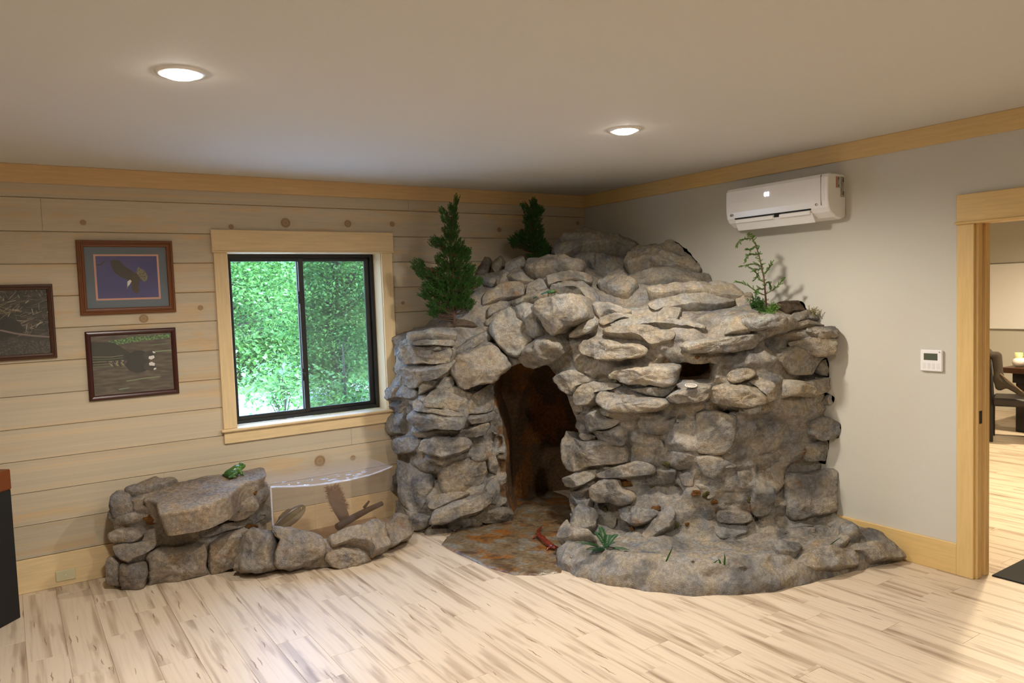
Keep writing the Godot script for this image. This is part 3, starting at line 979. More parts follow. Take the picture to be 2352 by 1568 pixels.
# arch and upper courses: cream paint, with some lamp light put into the tint
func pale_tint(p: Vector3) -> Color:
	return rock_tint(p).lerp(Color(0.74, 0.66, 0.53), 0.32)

func build_cave() -> void:
	make_grids()
	var root := thing("rock_cave", "large grey sculpted rock cave with arched dark doorway filling the room corner", "rock cave")
	var f: Callable = cave
	var body := put("body", nets(f, Vector3(-2.62, -0.02, -0.01), Vector3(0.02, 2.42, 3.34), 0.024, 0.13, cave_tint), M.rock, root)
	body.set_meta("label", "rough grey rock mass between the stones")
	for i in STONES.size():
		var s: Array = STONES[i]
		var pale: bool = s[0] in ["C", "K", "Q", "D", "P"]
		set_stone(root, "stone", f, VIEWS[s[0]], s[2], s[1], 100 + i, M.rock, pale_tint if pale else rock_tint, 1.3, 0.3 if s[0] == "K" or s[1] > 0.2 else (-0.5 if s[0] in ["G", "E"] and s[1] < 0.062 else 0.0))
	for i in MOSSES.size():
		var s: Array = MOSSES[i]
		moss(root, f, s[0], s[1], s[2], s[3], s[4], 700 + i)
	# stained floor running out of the doorway
	var edge := []
	for q in [[1012, 1247], [1035, 1262], [1080, 1282], [1120, 1300], [1180, 1317], [1235, 1318], [1290, 1312], [1300, 1270], [1300, 1215], [1330, 1150], [1250, 1120], [1130, 1150], [1110, 1195], [1060, 1205], [1030, 1228]]:
		edge.append(on_level(q[0], q[1], 0.012))
	var plan := PackedVector2Array()
	for e in edge: plan.append(Vector2(e.x, e.z))
	var lo := plan[0]
	var hi := plan[0]
	for e in plan:
		lo = lo.min(e)
		hi = hi.max(e)
	var v := PackedVector3Array()
	var col := PackedColorArray()
	var idx := PackedInt32Array()
	var nx := 64
	var nz := 64
	for k in nz + 1:
		for i in nx + 1:
			var q := Vector2(lerpf(lo.x, hi.x, float(i) / nx), lerpf(lo.y, hi.y, float(k) / nz))
			if not Geometry2D.is_point_in_polygon(q, plan):
				var best := 1e9
				var near := q
				for e in plan.size():
					var c := Geometry2D.get_closest_point_to_segment(q, plan[e], plan[(e + 1) % plan.size()])
					if c.distance_squared_to(q) < best:
						best = c.distance_squared_to(q)
						near = c
				q = near
				v.append(Vector3(q.x, -0.004, q.y))
			else:
				v.append(Vector3(q.x, 0.013 + 0.005 * N.mid.get_noise_3d(q.x * 2, 0, q.y * 2), q.y))
			var a: float = N.tint.get_noise_3d(q.x * 1.4, 5, q.y * 1.4) * 0.5 + 0.5
			var b: float = N.tint2.get_noise_3d(q.x * 2.0, 9, q.y * 2.0) * 0.5 + 0.5
			var c1 := Color(0.36, 0.25, 0.14).lerp(Color(0.50, 0.20, 0.04), sm(0.50, 0.68, a)).lerp(Color(0.42, 0.38, 0.30), sm(0.52, 0.68, b)).lerp(Color(0.17, 0.10, 0.055), sm(0.40, 0.25, b))
			col.append(c1)
	for k in nz:
		for i in nx:
			var a := k * (nx + 1) + i
			idx.append_array([a, a + 1, a + nx + 2, a, a + nx + 2, a + nx + 1])
	var fl := put("stained_floor", smooth_mesh(v, idx, col), M.cave_floor, root)
	fl.set_meta("label", "glossy rust and brown stained floor apron of the cave")
	# soil in the planting pockets
	for s in [[1818, 708, 48, 14], [1045, 748, 55, 10], [1225, 603, 40, 8]]:
		moss(root, f, s[0], s[1], s[2], s[3], 2, int(s[0]))

func moss(root: Node, f: Callable, x: float, y: float, rx: float, ry: float, kind: int, seed_: int) -> void:
	var pts := []
	rng.seed = seed_
	for k in 11:
		var t := TAU * k / 11.0
		var r := rng.randf_range(0.6, 1.15)
		pts.append_array([x + cos(t) * rx * r, y + sin(t) * ry * r])
	var m: Material = [M.moss, M.moss_green, M.soil][kind]
	var c: Color = [Color(0.30, 0.13, 0.03), Color(0.17, 0.14, 0.04), Color(0.24, 0.175, 0.12)][kind]
	set_stone(root, "moss_patch" if kind < 2 else "soil_pocket", f, VIEWS.P, pts, 0.018 if kind < 2 else 0.04, seed_, M.rock, func(p: Vector3) -> Color: return c * (0.8 + 0.5 * N.stone2.get_noise_3dv(p * 2.0)), 1.0, 0.35 if kind < 2 else -0.5)

# ---------------------------------------------------------------- rock bench and the low wall round the pond
const BENCH: Array[Vector2] = [Vector2(-4.26, -0.1), Vector2(-4.28, 0.28), Vector2(-4.18, 0.36), Vector2(-4.0, 0.38), Vector2(-3.6, 0.40), Vector2(-3.35, 0.44), Vector2(-3.25, 0.30), Vector2(-3.24, -0.1)]
const RIM: Array[Vector2] = [Vector2(-3.62, 0.40), Vector2(-3.36, 0.66), Vector2(-3.06, 0.82), Vector2(-2.66, 0.86), Vector2(-2.45, 0.70), Vector2(-2.28, 0.50), Vector2(-2.34, 0.42), Vector2(-2.55, 0.60), Vector2(-2.75, 0.74), Vector2(-3.02, 0.72), Vector2(-3.24, 0.58), Vector2(-3.42, 0.36)]

func bench(p: Vector3) -> float:
	var n: float = N.big.get_noise_3dv(p * 1.6) * 0.05 + N.mid.get_noise_3dv(p) * 0.03
	var d := poly_distance(Vector2(p.x, p.z), BENCH) + 0.02 + 0.05 * sm(0.22, 0.32, p.y) * sm(0.46, 0.36, p.y)
	var f := smax(d - n, p.y - 0.50 - 0.07 * (p.x + 3.8) - 0.07 * sm(0.28, 0.08, p.z) * sm(-3.85, -4.0, p.x) - n, 0.05)
	var r := smax(poly_distance(Vector2(p.x, p.z), RIM) - n, p.y - 0.15 - n, 0.05)
	return maxf(minf(f, r), maxf(0.004 - p.z, -p.y))

const BENCH_STONES := [
	["L", 0.07, [270, 420, 320, 370, 450, 330, 640, 330, 560, 380, 400, 430, 290, 440]],
	["L", 0.10, [170, 490, 240, 450, 320, 480, 330, 540, 200, 560, 165, 530]],
	["L", 0.07, [330, 510, 400, 480, 460, 490, 450, 560, 340, 560]],
	["L", 0.10, [165, 690, 230, 655, 370, 660, 410, 700, 330, 760, 180, 750]],
	["L", 0.06, [180, 780, 480, 740, 480, 800, 330, 880, 300, 900, 220, 860]],
	["L", 0.09, [235, 910, 420, 920, 420, 1100, 300, 1125, 245, 1060]],
	["L", 0.12, [420, 850, 520, 770, 640, 780, 830, 760, 860, 900, 880, 980, 700, 1050, 430, 1095, 440, 1000]],
	["L", 0.11, [860, 760, 1090, 680, 1100, 800, 1040, 930, 880, 980]],
	["L", 0.06, [800, 670, 980, 620, 1280, 560, 1200, 620, 1000, 680, 820, 730]],
	["L", 0.07, [980, 580, 1040, 490, 1180, 430, 1220, 500, 1100, 590]],
	["L", 0.06, [640, 690, 800, 660, 800, 735, 690, 710]],
	["L", 0.06, [1180, 560, 1240, 480, 1290, 530, 1280, 610, 1160, 640]],
	["L", 0.05, [160, 860, 220, 900, 240, 1060, 160, 1040]],
	["L", 0.13, [1060, 930, 1110, 760, 1180, 660, 1330, 700, 1340, 800, 1340, 940, 1200, 980, 1080, 960]],
	["L", 0.13, [1340, 700, 1320, 640, 1450, 660, 1640, 690, 1700, 770, 1690, 850, 1600, 900, 1540, 930, 1370, 960, 1350, 850, 1380, 740]],
	["L", 0.14, [1720, 720, 1900, 660, 2020, 615, 2090, 650, 2120, 720, 2130, 800, 2020, 870, 2000, 820, 1850, 780, 1730, 800]],
	["L", 0.11, [1690, 870, 1750, 800, 1900, 790, 1990, 830, 2010, 890, 1920, 920, 1780, 920]],
	["L", 0.12, [2110, 640, 2180, 595, 2260, 630, 2300, 690, 2230, 750, 2140, 800]],
]
const BENCH_MOSS := [[345, 1193, 17, 12, 0], [549, 1152, 14, 8, 0], [585, 1129, 7, 8, 0], [638, 1249, 5, 16, 0], [890, 1219, 9, 12, 0], [277, 1283, 14, 6, 0], [575, 1208, 16, 5, 0]]

func bench_tint(p: Vector3) -> Color:
	var c := rock_tint(p + Vector3(11, -3, 2))
	var a: float = N.tint2.get_noise_3dv(p * 1.2 + Vector3(3, 3, 3))
	return c.lerp(Color(0.60, 0.46, 0.345), 0.35 + 0.3 * a)

func build_bench() -> void:
	var root := thing("rock_bench", "low brown rock bench with a flat top slab under the window beside the pond", "rock bench")
	var f: Callable = bench
	put("body", nets(f, Vector3(-4.42, -0.02, -0.01), Vector3(-2.2, 0.66, 1.0), 0.024, 0.06, bench_tint), M.rock, root)
	for i in BENCH_STONES.size():
		var s: Array = BENCH_STONES[i]
		set_stone(root, "stone", f, VIEWS[s[0]], s[2], s[1], 400 + i, M.rock, bench_tint)
	var slab := [400, 470, 640, 350, 1000, 280, 1240, 225, 1270, 290, 1200, 330, 1130, 350, 1000, 460, 830, 530, 560, 575, 510, 570, 495, 500, 450, 480]
	set_stone(root, "top_slab", f, VIEWS.L, slab, 0.045, 450, M.rock, bench_tint, 3.2, 0.0, Vector3(-0.06, 1.0, 0.10).normalized(), Vector3(-3.7, 0.575, 0.25))
	for i in BENCH_MOSS.size():
		var s: Array = BENCH_MOSS[i]
		moss(root, f, s[0], s[1], s[2], s[3], s[4], 800 + i)

# ---------------------------------------------------------------- the room
const ROOM_W := -7.2      # far left wall
const ROOM_S := 7.2       # wall behind the camera
const EAST := 6.6         # far wall of the room beyond the doorway
const DOOR0 := 3.585
const DOOR1 := 4.50
const DOOR_H := 2.14

func slab(called: String, lo: Vector3, hi: Vector3, m: Material, parent: Node) -> MeshInstance3D:
	return put(called, box_mesh(lo, hi, 0.0), m, parent)

func board(parent: Node, x0: float, x1: float, y0: float, y1: float) -> void:
	# a plank with eased edges, its wood taken from the wall's own picture
	var st := begin()
	var e := 0.0045
	var zf := 0.0
	var zb := -0.018
	var uv := func(p: Vector3) -> Vector2: return Vector2(clampf(1.0 + p.x / 4.9, 0.001, 0.999) if p.x > -4.9 else fposmod(p.x / 4.9, 1.0), 1.0 - p.y / H)
	var face := [Vector3(x0 + 0.001, y0 + e, zf), Vector3(x1 - 0.001, y0 + e, zf), Vector3(x1 - 0.001, y1 - e, zf), Vector3(x0 + 0.001, y1 - e, zf)]
	var low := [Vector3(x0, y0 + 0.0008, zf - 0.006), Vector3(x1, y0 + 0.0008, zf - 0.006)]
	var top := [Vector3(x0, y1 - 0.0008, zf - 0.006), Vector3(x1, y1 - 0.0008, zf - 0.006)]
	quad_uv(st, face, face.map(uv), Vector3.BACK)
	for q in [[[low[0], low[1], face[1], face[0]], Vector3(0, -1, 1)], [[top[0], top[1], face[2], face[3]], Vector3(0, 1, 1)], [[low[0], face[0], face[3], top[0]], Vector3(-1, 0, 1)], [[low[1], face[1], face[2], top[1]], Vector3(1, 0, 1)]]:
		quad_uv(st, q[0], q[0].map(uv), q[1])
	for q in [[low[0], low[1], Vector3.DOWN], [top[0], top[1], Vector3.UP]]:
		var a: Vector3 = q[0]
		var b: Vector3 = q[1]
		var s := [a, b, Vector3(b.x, b.y, zb), Vector3(a.x, a.y, zb)]
		quad_uv(st, s, s.map(uv), q[2])
	put("board", done(st), M.pine, parent)

const WIN0 := -3.385
const WIN1 := -2.173
const SILL := 0.905
const HEAD := 2.196

func build_shell() -> void:
	# plank wall, with the window opening
	var wl := structure("wall_left")
	var backing := Color8(120, 100, 76)
	var bm := flat(backing, 0.9)
	slab("backing", Vector3(ROOM_W - 0.2, -0.2, -0.22), Vector3(WIN0, H + 0.1, -0.018), bm, wl)
	slab("backing", Vector3(WIN1, -0.2, -0.22), Vector3(0.14, H + 0.1, -0.018), bm, wl)
	slab("backing", Vector3(WIN0, -0.2, -0.22), Vector3(WIN1, SILL - 0.03, -0.018), bm, wl)
	slab("backing", Vector3(WIN0, HEAD + 0.02, -0.22), Vector3(WIN1, H + 0.1, -0.018), bm, wl)
	var joints := {11: [-4.518], 3: [-2.5], 12: [-1.9], 10: [-5.1], 2: [-3.9], 7: [-5.3], 5: [-1.75], 8: [-4.9]}
	for r in range(1, 13):
		var y0: float = ROWS[r]
		var y1: float = ROWS[r + 1]
		var cuts := [ROOM_W]
		for j in joints.get(r, []): cuts.append(j)
		cuts.append(-0.001)
		for c in cuts.size() - 1:
			var spans := [[cuts[c], cuts[c + 1]]]
			if y0 > 0.85 and y0 < 2.2:
				spans = []
				if cuts[c] < WIN0 - 0.05: spans.append([cuts[c], minf(cuts[c + 1], WIN0 - 0.05)])
				if cuts[c + 1] > WIN1 + 0.05: spans.append([maxf(cuts[c], WIN1 + 0.05), cuts[c + 1]])
			for s in spans: board(wl, s[0], s[1], y0, y1)
	# painted wall with the doorway
	var wr := structure("wall_right")
	slab("wall_panel", Vector3(0, -0.2, -0.018), Vector3(0.14, H + 0.1, DOOR0 - 0.03), M.wall, wr)
	slab("wall_panel", Vector3(0, -0.2, DOOR1 + 0.03), Vector3(0.14, H + 0.1, ROOM_S + 0.2), M.wall, wr)
	slab("wall_panel", Vector3(0, DOOR_H + 0.02, DOOR0 - 0.03), Vector3(0.14, H + 0.1, DOOR1 + 0.03), M.wall, wr)
	var wb := structure("wall_back")
	slab("wall_panel", Vector3(ROOM_W - 0.2, -0.2, ROOM_S), Vector3(0, H + 0.1, ROOM_S + 0.2), M.wall, wb)
	var ww := structure("wall_west")
	slab("wall_panel", Vector3(ROOM_W - 0.2, -0.2, -0.22), Vector3(ROOM_W, H + 0.1, ROOM_S), M.wall, ww)
	# the room beyond
	var we := structure("wall_east")
	slab("wall_panel", Vector3(EAST, -0.2, -1.4), Vector3(EAST + 0.2, H + 0.1, ROOM_S + 0.2), M.wall, we)
	var wn := structure("wall_north")
	slab("wall_panel", Vector3(0.14, -0.2, -1.4), Vector3(EAST, H + 0.1, -1.2), M.wall, wn)
	var wx := structure("wall_partition")
	slab("wall_panel", Vector3(0.0, -0.2, -1.4), Vector3(0.14, H + 0.1, -0.22), M.wall, wx)
	var wz := structure("wall_south")
	slab("wall_panel", Vector3(0.14, -0.2, ROOM_S), Vector3(EAST, H + 0.1, ROOM_S + 0.2), M.wall, wz)
	var ce := structure("ceiling")
	slab("ceiling_panel", Vector3(ROOM_W - 0.2, H, -0.22), Vector3(0.07, H + 0.25, ROOM_S + 0.2), M.ceiling, ce)
	slab("ceiling_panel", Vector3(0.07, H, -1.4), Vector3(EAST + 0.2, H + 0.25, ROOM_S + 0.2), M.ceiling, ce)
	build_floor()
	build_trims()

func build_floor() -> void:
	var fl := structure("floor")
	slab("subfloor", Vector3(ROOM_W - 0.2, -0.3, -0.22), Vector3(0.07, -0.0125, ROOM_S + 0.2), M.soil, fl)
	slab("subfloor", Vector3(0.07, -0.3, -1.4), Vector3(EAST + 0.2, -0.0125, ROOM_S + 0.2), M.soil, fl)
	rng.seed = 9
	var first := int(floor((ROOM_W + 2.752) / 0.184))
	var lastrow := int(ceil((EAST + 2.752) / 0.184))
	var rest := begin()
	for i in range(first, lastrow):
		var x0 := -2.752 + i * 0.184
		var x1 := x0 + 0.184
		var zmin := -1.2 if x0 > 0.0 else 0.0
		var z := 2.05 + i * 0.318
		z -= ceil((z - zmin) / 1.30) * 1.30
		while z < ROOM_S:
			var a := maxf(z, zmin)
			var b := minf(z + 1.30, ROOM_S)
			z += 1.30
			if b - a < 0.02: continue
			var seen := Vector2(x0 + 0.09 - EYE.x, (a + b) * 0.5 - EYE.z)
			var ahead := seen.dot(Vector2(0.5586, -0.8294))
			var side := seen.dot(Vector2(0.8294, 0.5586))
			# planks the view can hold are pieces of their own, the others are joined
			var own := ahead > 0.9 and absf(side) < ahead * 0.72 + 0.9 and (x0 < 0.9) and not (x0 > -1.3 and b < 1.9 and x0 < 0.0)
			var st := begin() if own else rest
			var e := 0.0012
			var u0 := rng.randf()
			var v0 := rng.randi_range(0, 5) / 6.0 + rng.randf_range(0.0, 0.01)
			var flip := 1.0 if rng.randf() < 0.5 else -1.0
			var uv := func(p: Vector3) -> Vector2: return Vector2(u0 + flip * (p.z - a) / 2.6, v0 + (p.x - x0) / 0.184 * 0.155)
			var top := [Vector3(x0 + e, 0, a + e), Vector3(x1 - e, 0, a + e), Vector3(x1 - e, 0, b - e), Vector3(x0 + e, 0, b - e)]
			var low := [Vector3(x0 + 0.0002, -0.0015, a + 0.0002), Vector3(x1 - 0.0002, -0.0015, a + 0.0002), Vector3(x1 - 0.0002, -0.0015, b - 0.0002), Vector3(x0 + 0.0002, -0.0015, b - 0.0002)]
			quad_uv(st, top, top.map(uv), Vector3.UP)
			for k in 4:
				var q := [top[k], top[(k + 1) % 4], low[(k + 1) % 4], low[k]]
				quad_uv(st, q, q.map(uv), Vector3.UP)
				if own:
					var d := Vector3(0, -0.0115, 0)
					var s := [low[k], low[(k + 1) % 4], low[(k + 1) % 4] + d, low[k] + d]
					quad_uv(st, s, s.map(uv), (low[k] + low[(k + 1) % 4]) * 0.5 - (low[0] + low[2]) * 0.5)
			if own: put("plank", done(st), M.laminate, fl)
	var r := put("plank_field", done(rest), M.laminate, fl)
	r.set_meta("kind", "stuff")

func build_trims() -> void:
	var t1 := structure("trim_1")
	put("crown_board", box_mesh(Vector3(ROOM_W, 2.633, 0.0), Vector3(0, H, 0.02), 0.003), M.maple_dark, t1)
	var t2 := structure("trim_2")
	put("crown_board", box_mesh(Vector3(-0.02, 2.633, 0.02), Vector3(0, H, ROOM_S), 0.003), M.maple_gold, t2)
	var bl := structure("baseboard_left")
	put("base_board", box_mesh(Vector3(ROOM_W, 0.0, -0.018), Vector3(-0.02, ROWS[1] - 0.001, 0.004), 0.003), M.maple, bl)
	var br := structure("baseboard_right")
	put("base_board", box_mesh(Vector3(-0.018, 0.0, 0.0), Vector3(0, 0.194, 3.476), 0.003), M.maple_gold, br)
	put("base_board", box_mesh(Vector3(-0.018, 0.0, 4.62), Vector3(0, 0.194, ROOM_S), 0.003), M.maple_gold, br)
	# window: casing, jambs, frame, sashes
	var w := structure("window_1")
	put("head_casing", box_mesh(Vector3(-3.492, HEAD, 0), Vector3(-2.066, 2.358, 0.026), 0.003), M.maple, w)
	put("head_bead", box_mesh(Vector3(-3.496, HEAD - 0.004, 0), Vector3(-2.062, HEAD + 0.010, 0.034), 0.005), M.maple, w)
	put("side_casing", box_mesh(Vector3(-3.4815, SILL, 0), Vector3(WIN0, HEAD - 0.004, 0.02), 0.003), M.maple_upright, w)
	put("side_casing", box_mesh(Vector3(WIN1, SILL, 0), Vector3(-2.077, HEAD - 0.004, 0.02), 0.003), M.maple_upright, w)
	put("stool", box_mesh(Vector3(-3.502, SILL - 0.022, -0.15), Vector3(-2.056, SILL, 0.045), 0.006), M.maple, w)
	put("apron", box_mesh(Vector3(-3.4815, 0.797, 0), Vector3(-2.077, SILL - 0.022, 0.02), 0.003), M.maple, w)
	put("jamb", box_mesh(Vector3(WIN0 - 0.01, SILL, -0.22), Vector3(WIN0 + 0.004, HEAD, -0.001), 0.001), M.maple_upright, w)
	put("jamb", box_mesh(Vector3(WIN1 - 0.004, SILL, -0.22), Vector3(WIN1 + 0.01, HEAD, -0.001), 0.001), M.maple_upright, w)
	put("jamb", box_mesh(Vector3(WIN0, HEAD - 0.004, -0.22), Vector3(WIN1, HEAD + 0.014, -0.001), 0.001), M.maple, w)
	var z0 := -0.20
	var z1 := -0.145
	var fr := begin()
	box(fr, Vector3(WIN0 + 0.004, SILL, z0), Vector3(WIN0 + 0.030, HEAD - 0.004, z1), 0.003)
	box(fr, Vector3(WIN1 - 0.034, SILL, z0), Vector3(WIN1 - 0.004, HEAD - 0.004, z1), 0.003)
	box(fr, Vector3(WIN0 + 0.030, HEAD - 0.030, z0), Vector3(WIN1 - 0.034, HEAD - 0.004, z1), 0.003)
	box(fr, Vector3(WIN0 + 0.030, SILL, z0), Vector3(WIN1 - 0.034, SILL + 0.03, z1), 0.003)
	put("window_frame", done(fr), M.black_frame, w)
	var mid := -2.785
	# sliding sash (left, nearer) and fixed sash (right)
	for s in [[WIN0 + 0.030, mid + 0.012, -0.175, -0.150, "sash"], [mid - 0.035, WIN1 - 0.034, -0.198, -0.176, "sash"]]:
		var st := begin()
		var a: float = s[0]
		var b: float = s[1]
		var y0 := SILL + 0.03
		var y1 := HEAD - 0.030
		var t := 0.030
		box(st, Vector3(a, y0, s[2]), Vector3(a + t, y1, s[3]), 0.002)
		box(st, Vector3(b - t - 0.01, y0, s[2]), Vector3(b, y1, s[3]), 0.002)
		box(st, Vector3(a + t, y0, s[2]), Vector3(b - t - 0.01, y0 + t, s[3]), 0.002)
		box(st, Vector3(a + t, y1 - t, s[2]), Vector3(b - t - 0.01, y1, s[3]), 0.002)
		var sash := put("sash", done(st), M.black_frame, w)
		put("pane", box_mesh(Vector3(a + t - 0.004, y0 + t - 0.004, (s[2] + s[3]) / 2 - 0.002), Vector3(b - t - 0.006, y1 - t + 0.004, (s[2] + s[3]) / 2 + 0.002), 0.0), M.glass, sash)
	for p in [[687, 683], [697, 860]]:
		var c := on_wall_z(p[0], p[1], -0.146)
		var st := begin()
		box(st, c + Vector3(-0.008, -0.05, -0.006), c + Vector3(0.008, 0.05, 0.004), 0.003)
		box(st, c + Vector3(-0.012, -0.018, 0.0), c + Vector3(0.012, 0.018, 0.016), 0.005)
		put("latch", done(st), M.black_frame, w)
	# insect screen outside the right half
	put("insect_screen", box_mesh(Vector3(mid - 0.03, SILL + 0.03, -0.2145), Vector3(WIN1 - 0.034, HEAD - 0.03, -0.2140), 0.0), M.screen, w)
	# doorway
	var d := structure("door_1")
	put("side_casing", box_mesh(Vector3(-0.02, 0, 3.476), Vector3(0, DOOR_H - 0.004, 3.573), 0.003), M.maple_gold_upright, d)
	put("side_casing", box_mesh(Vector3(-0.02, 0, 4.515), Vector3(0, DOOR_H - 0.004, 4.612), 0.003), M.maple_gold_upright, d)
	put("head_casing", box_mesh(Vector3(-0.026, DOOR_H + 0.008, 3.476), Vector3(0, 2.31, 4.612), 0.003), M.maple_gold, d)
	put("head_bead", box_mesh(Vector3(-0.036, DOOR_H - 0.006, 3.468), Vector3(0, DOOR_H + 0.010, 4.620), 0.005), M.maple_gold, d)
	put("jamb", box_mesh(Vector3(0.0, 0, 3.560), Vector3(0.052, DOOR_H, 3.588), 0.003), M.maple_gold_upright, d)
	put("jamb", box_mesh(Vector3(0.092, 0, 3.560), Vector3(0.145, DOOR_H, 3.590), 0.003), M.maple_gold_upright, d)
	put("jamb", box_mesh(Vector3(0.052, 0, 3.550), Vector3(0.092, DOOR_H, 3.574), 0.001), M.maple_dark_upright, d)
	put("jamb", box_mesh(Vector3(0.0, 0, 4.50), Vector3(0.145, DOOR_H, 4.53), 0.003), M.maple_gold_upright, d)
	put("jamb", box_mesh(Vector3(0.0, DOOR_H - 0.004, 3.56), Vector3(0.145, DOOR_H + 0.02, 4.53), 0.003), M.maple_gold, d)
	put("side_casing", box_mesh(Vector3(0.14, 0, 3.476), Vector3(0.16, DOOR_H, 3.573), 0.003), M.maple_gold_upright, d)
	var sp := begin()
	box(sp, Vector3(0.018, 0.945, 3.585), Vector3(0.05, 1.022, 3.5905), 0.001)
	put("strike_plate", done(sp), M.black, d)

# ---------------------------------------------------------------- lamps
func recessed_light(at: Vector3, label: String, energy: float, warmth: Color, glow := 40.0) -> void:
	var t := thing("recessed_light", label, "ceiling light", at, "round recessed ceiling lights")
	var st := begin()
	lathe(st, [Vector2(0.068, -0.004), Vector2(0.074, -0.010), Vector2(0.092, -0.007), Vector2(0.098, 0.0)], 40)
	put("trim_ring", done(st, true), M.white_plastic, t)
	var ls := begin()
	var prof := []
	for k in 9:
		var a := PI / 2 * k / 8.0
		prof.append(Vector2(0.070 * sin(a), -0.004 - 0.022 * cos(a)))
	lathe(ls, prof, 40)
	var m := flat(Color.WHITE, 0.5)
	m.emission_enabled = true
	m.emission = warmth
	m.emission_energy_multiplier = glow
	put("light_lens", done(ls, true), m, t)
	var l := SpotLight3D.new()
	l.name = "lamp"
	l.position = Vector3(0, -0.035, 0)
	l.rotation.x = -PI / 2
	l.light_energy = energy
	l.light_color = warmth
	l.light_size = 0.07
	l.spot_range = 14.0
	l.spot_attenuation = 2.0
	l.spot_angle = 84.0
	l.spot_angle_attenuation = 0.6
	l.shadow_enabled = true
	t.add_child(l)

# ---------------------------------------------------------------- framed photographs
func paint(im: Image, poly: Array, c: Color, soft := 0.0) -> void:
	var pts := PackedVector2Array()
	var lo := Vector2(9999, 9999)
	var hi := Vector2.ZERO
	for i in range(0, poly.size(), 2):
		pts.append(Vector2(poly[i], poly[i + 1]))
		lo = lo.min(pts[-1])
		hi = hi.max(pts[-1])
	for y in range(maxi(int(lo.y), 0), mini(int(hi.y) + 1, im.get_height())):
		for x in range(maxi(int(lo.x), 0), mini(int(hi.x) + 1, im.get_width())):
			if Geometry2D.is_point_in_polygon(Vector2(x + 0.5, y + 0.5), pts):
				var j: float = 1.0 + soft * N.print.get_noise_2d(x * 1.2, y * 1.2)
				im.set_pixel(x, y, Color(c.r * j, c.g * j, c.b * j))

func stroke(im: Image, pts: Array, width: float, c: Color) -> void:
	for i in range(0, pts.size() - 2, 2):
		var a := Vector2(pts[i], pts[i + 1])
		var b := Vector2(pts[i + 2], pts[i + 3])
		var n := int(a.distance_to(b) * 2) + 1
		for k in n:
			var p := a.lerp(b, float(k) / n)
			for dy in range(-int(width), int(width) + 1):
				for dx in range(-int(width), int(width) + 1):
					if dx * dx + dy * dy <= width * width:
						var x := int(p.x) + dx
						var y := int(p.y) + dy
						if x >= 0 and y >= 0 and x < im.get_width() and y < im.get_height(): im.set_pixel(x, y, c)

func backdrop(w: int, h: int, a: Color, b: Color, freq: float, seed_: int, sx := 1.0, sy := 1.0) -> Image:
	var im := Image.create(w, h, false, Image.FORMAT_RGB8)
	var n := noise(seed_, freq, 4)
	for y in h:
		for x in w:
			im.set_pixel(x, y, a.lerp(b, clampf(n.get_noise_2d(x * sx, y * sy) * 0.9 + 0.5, 0, 1)))
	return im

func eagle_print() -> Image:
	var im := backdrop(340, 260, Color8(62, 60, 122), Color8(72, 68, 130), 0.004, 1)
	stroke(im, [0, 54, 28, 52, 50, 30], 3, Color8(40, 26, 20))
	paint(im, [78, 30, 100, 22, 122, 24, 138, 40, 150, 58, 172, 74, 196, 92, 210, 110, 206, 140, 186, 158, 162, 146, 130, 128, 100, 104, 86, 70], Color8(56, 40, 26), 0.3)
	for k in 6: stroke(im, [80 + k * 8, 26, 96 + k * 10, 66 + k * 4], 1, Color8(38, 26, 16))
	paint(im, [192, 120, 226, 96, 244, 118, 236, 160, 226, 184, 232, 214, 216, 236, 196, 222, 186, 190], Color8(66, 52, 28), 0.3)
	paint(im, [218, 100, 232, 66, 246, 78, 268, 92, 282, 124, 278, 150, 260, 162, 240, 140], Color8(126, 116, 92), 0.3)
	stroke(im, [232, 118, 272, 100], 1, Color8(86, 76, 56))
	stroke(im, [234, 128, 278, 128], 1, Color8(86, 76, 56))
	paint(im, [166, 158, 182, 146, 190, 156, 176, 180, 164, 188], Color8(226, 222, 210))
	paint(im, [164, 188, 172, 182, 160, 206], Color8(196, 170, 70))
	return im

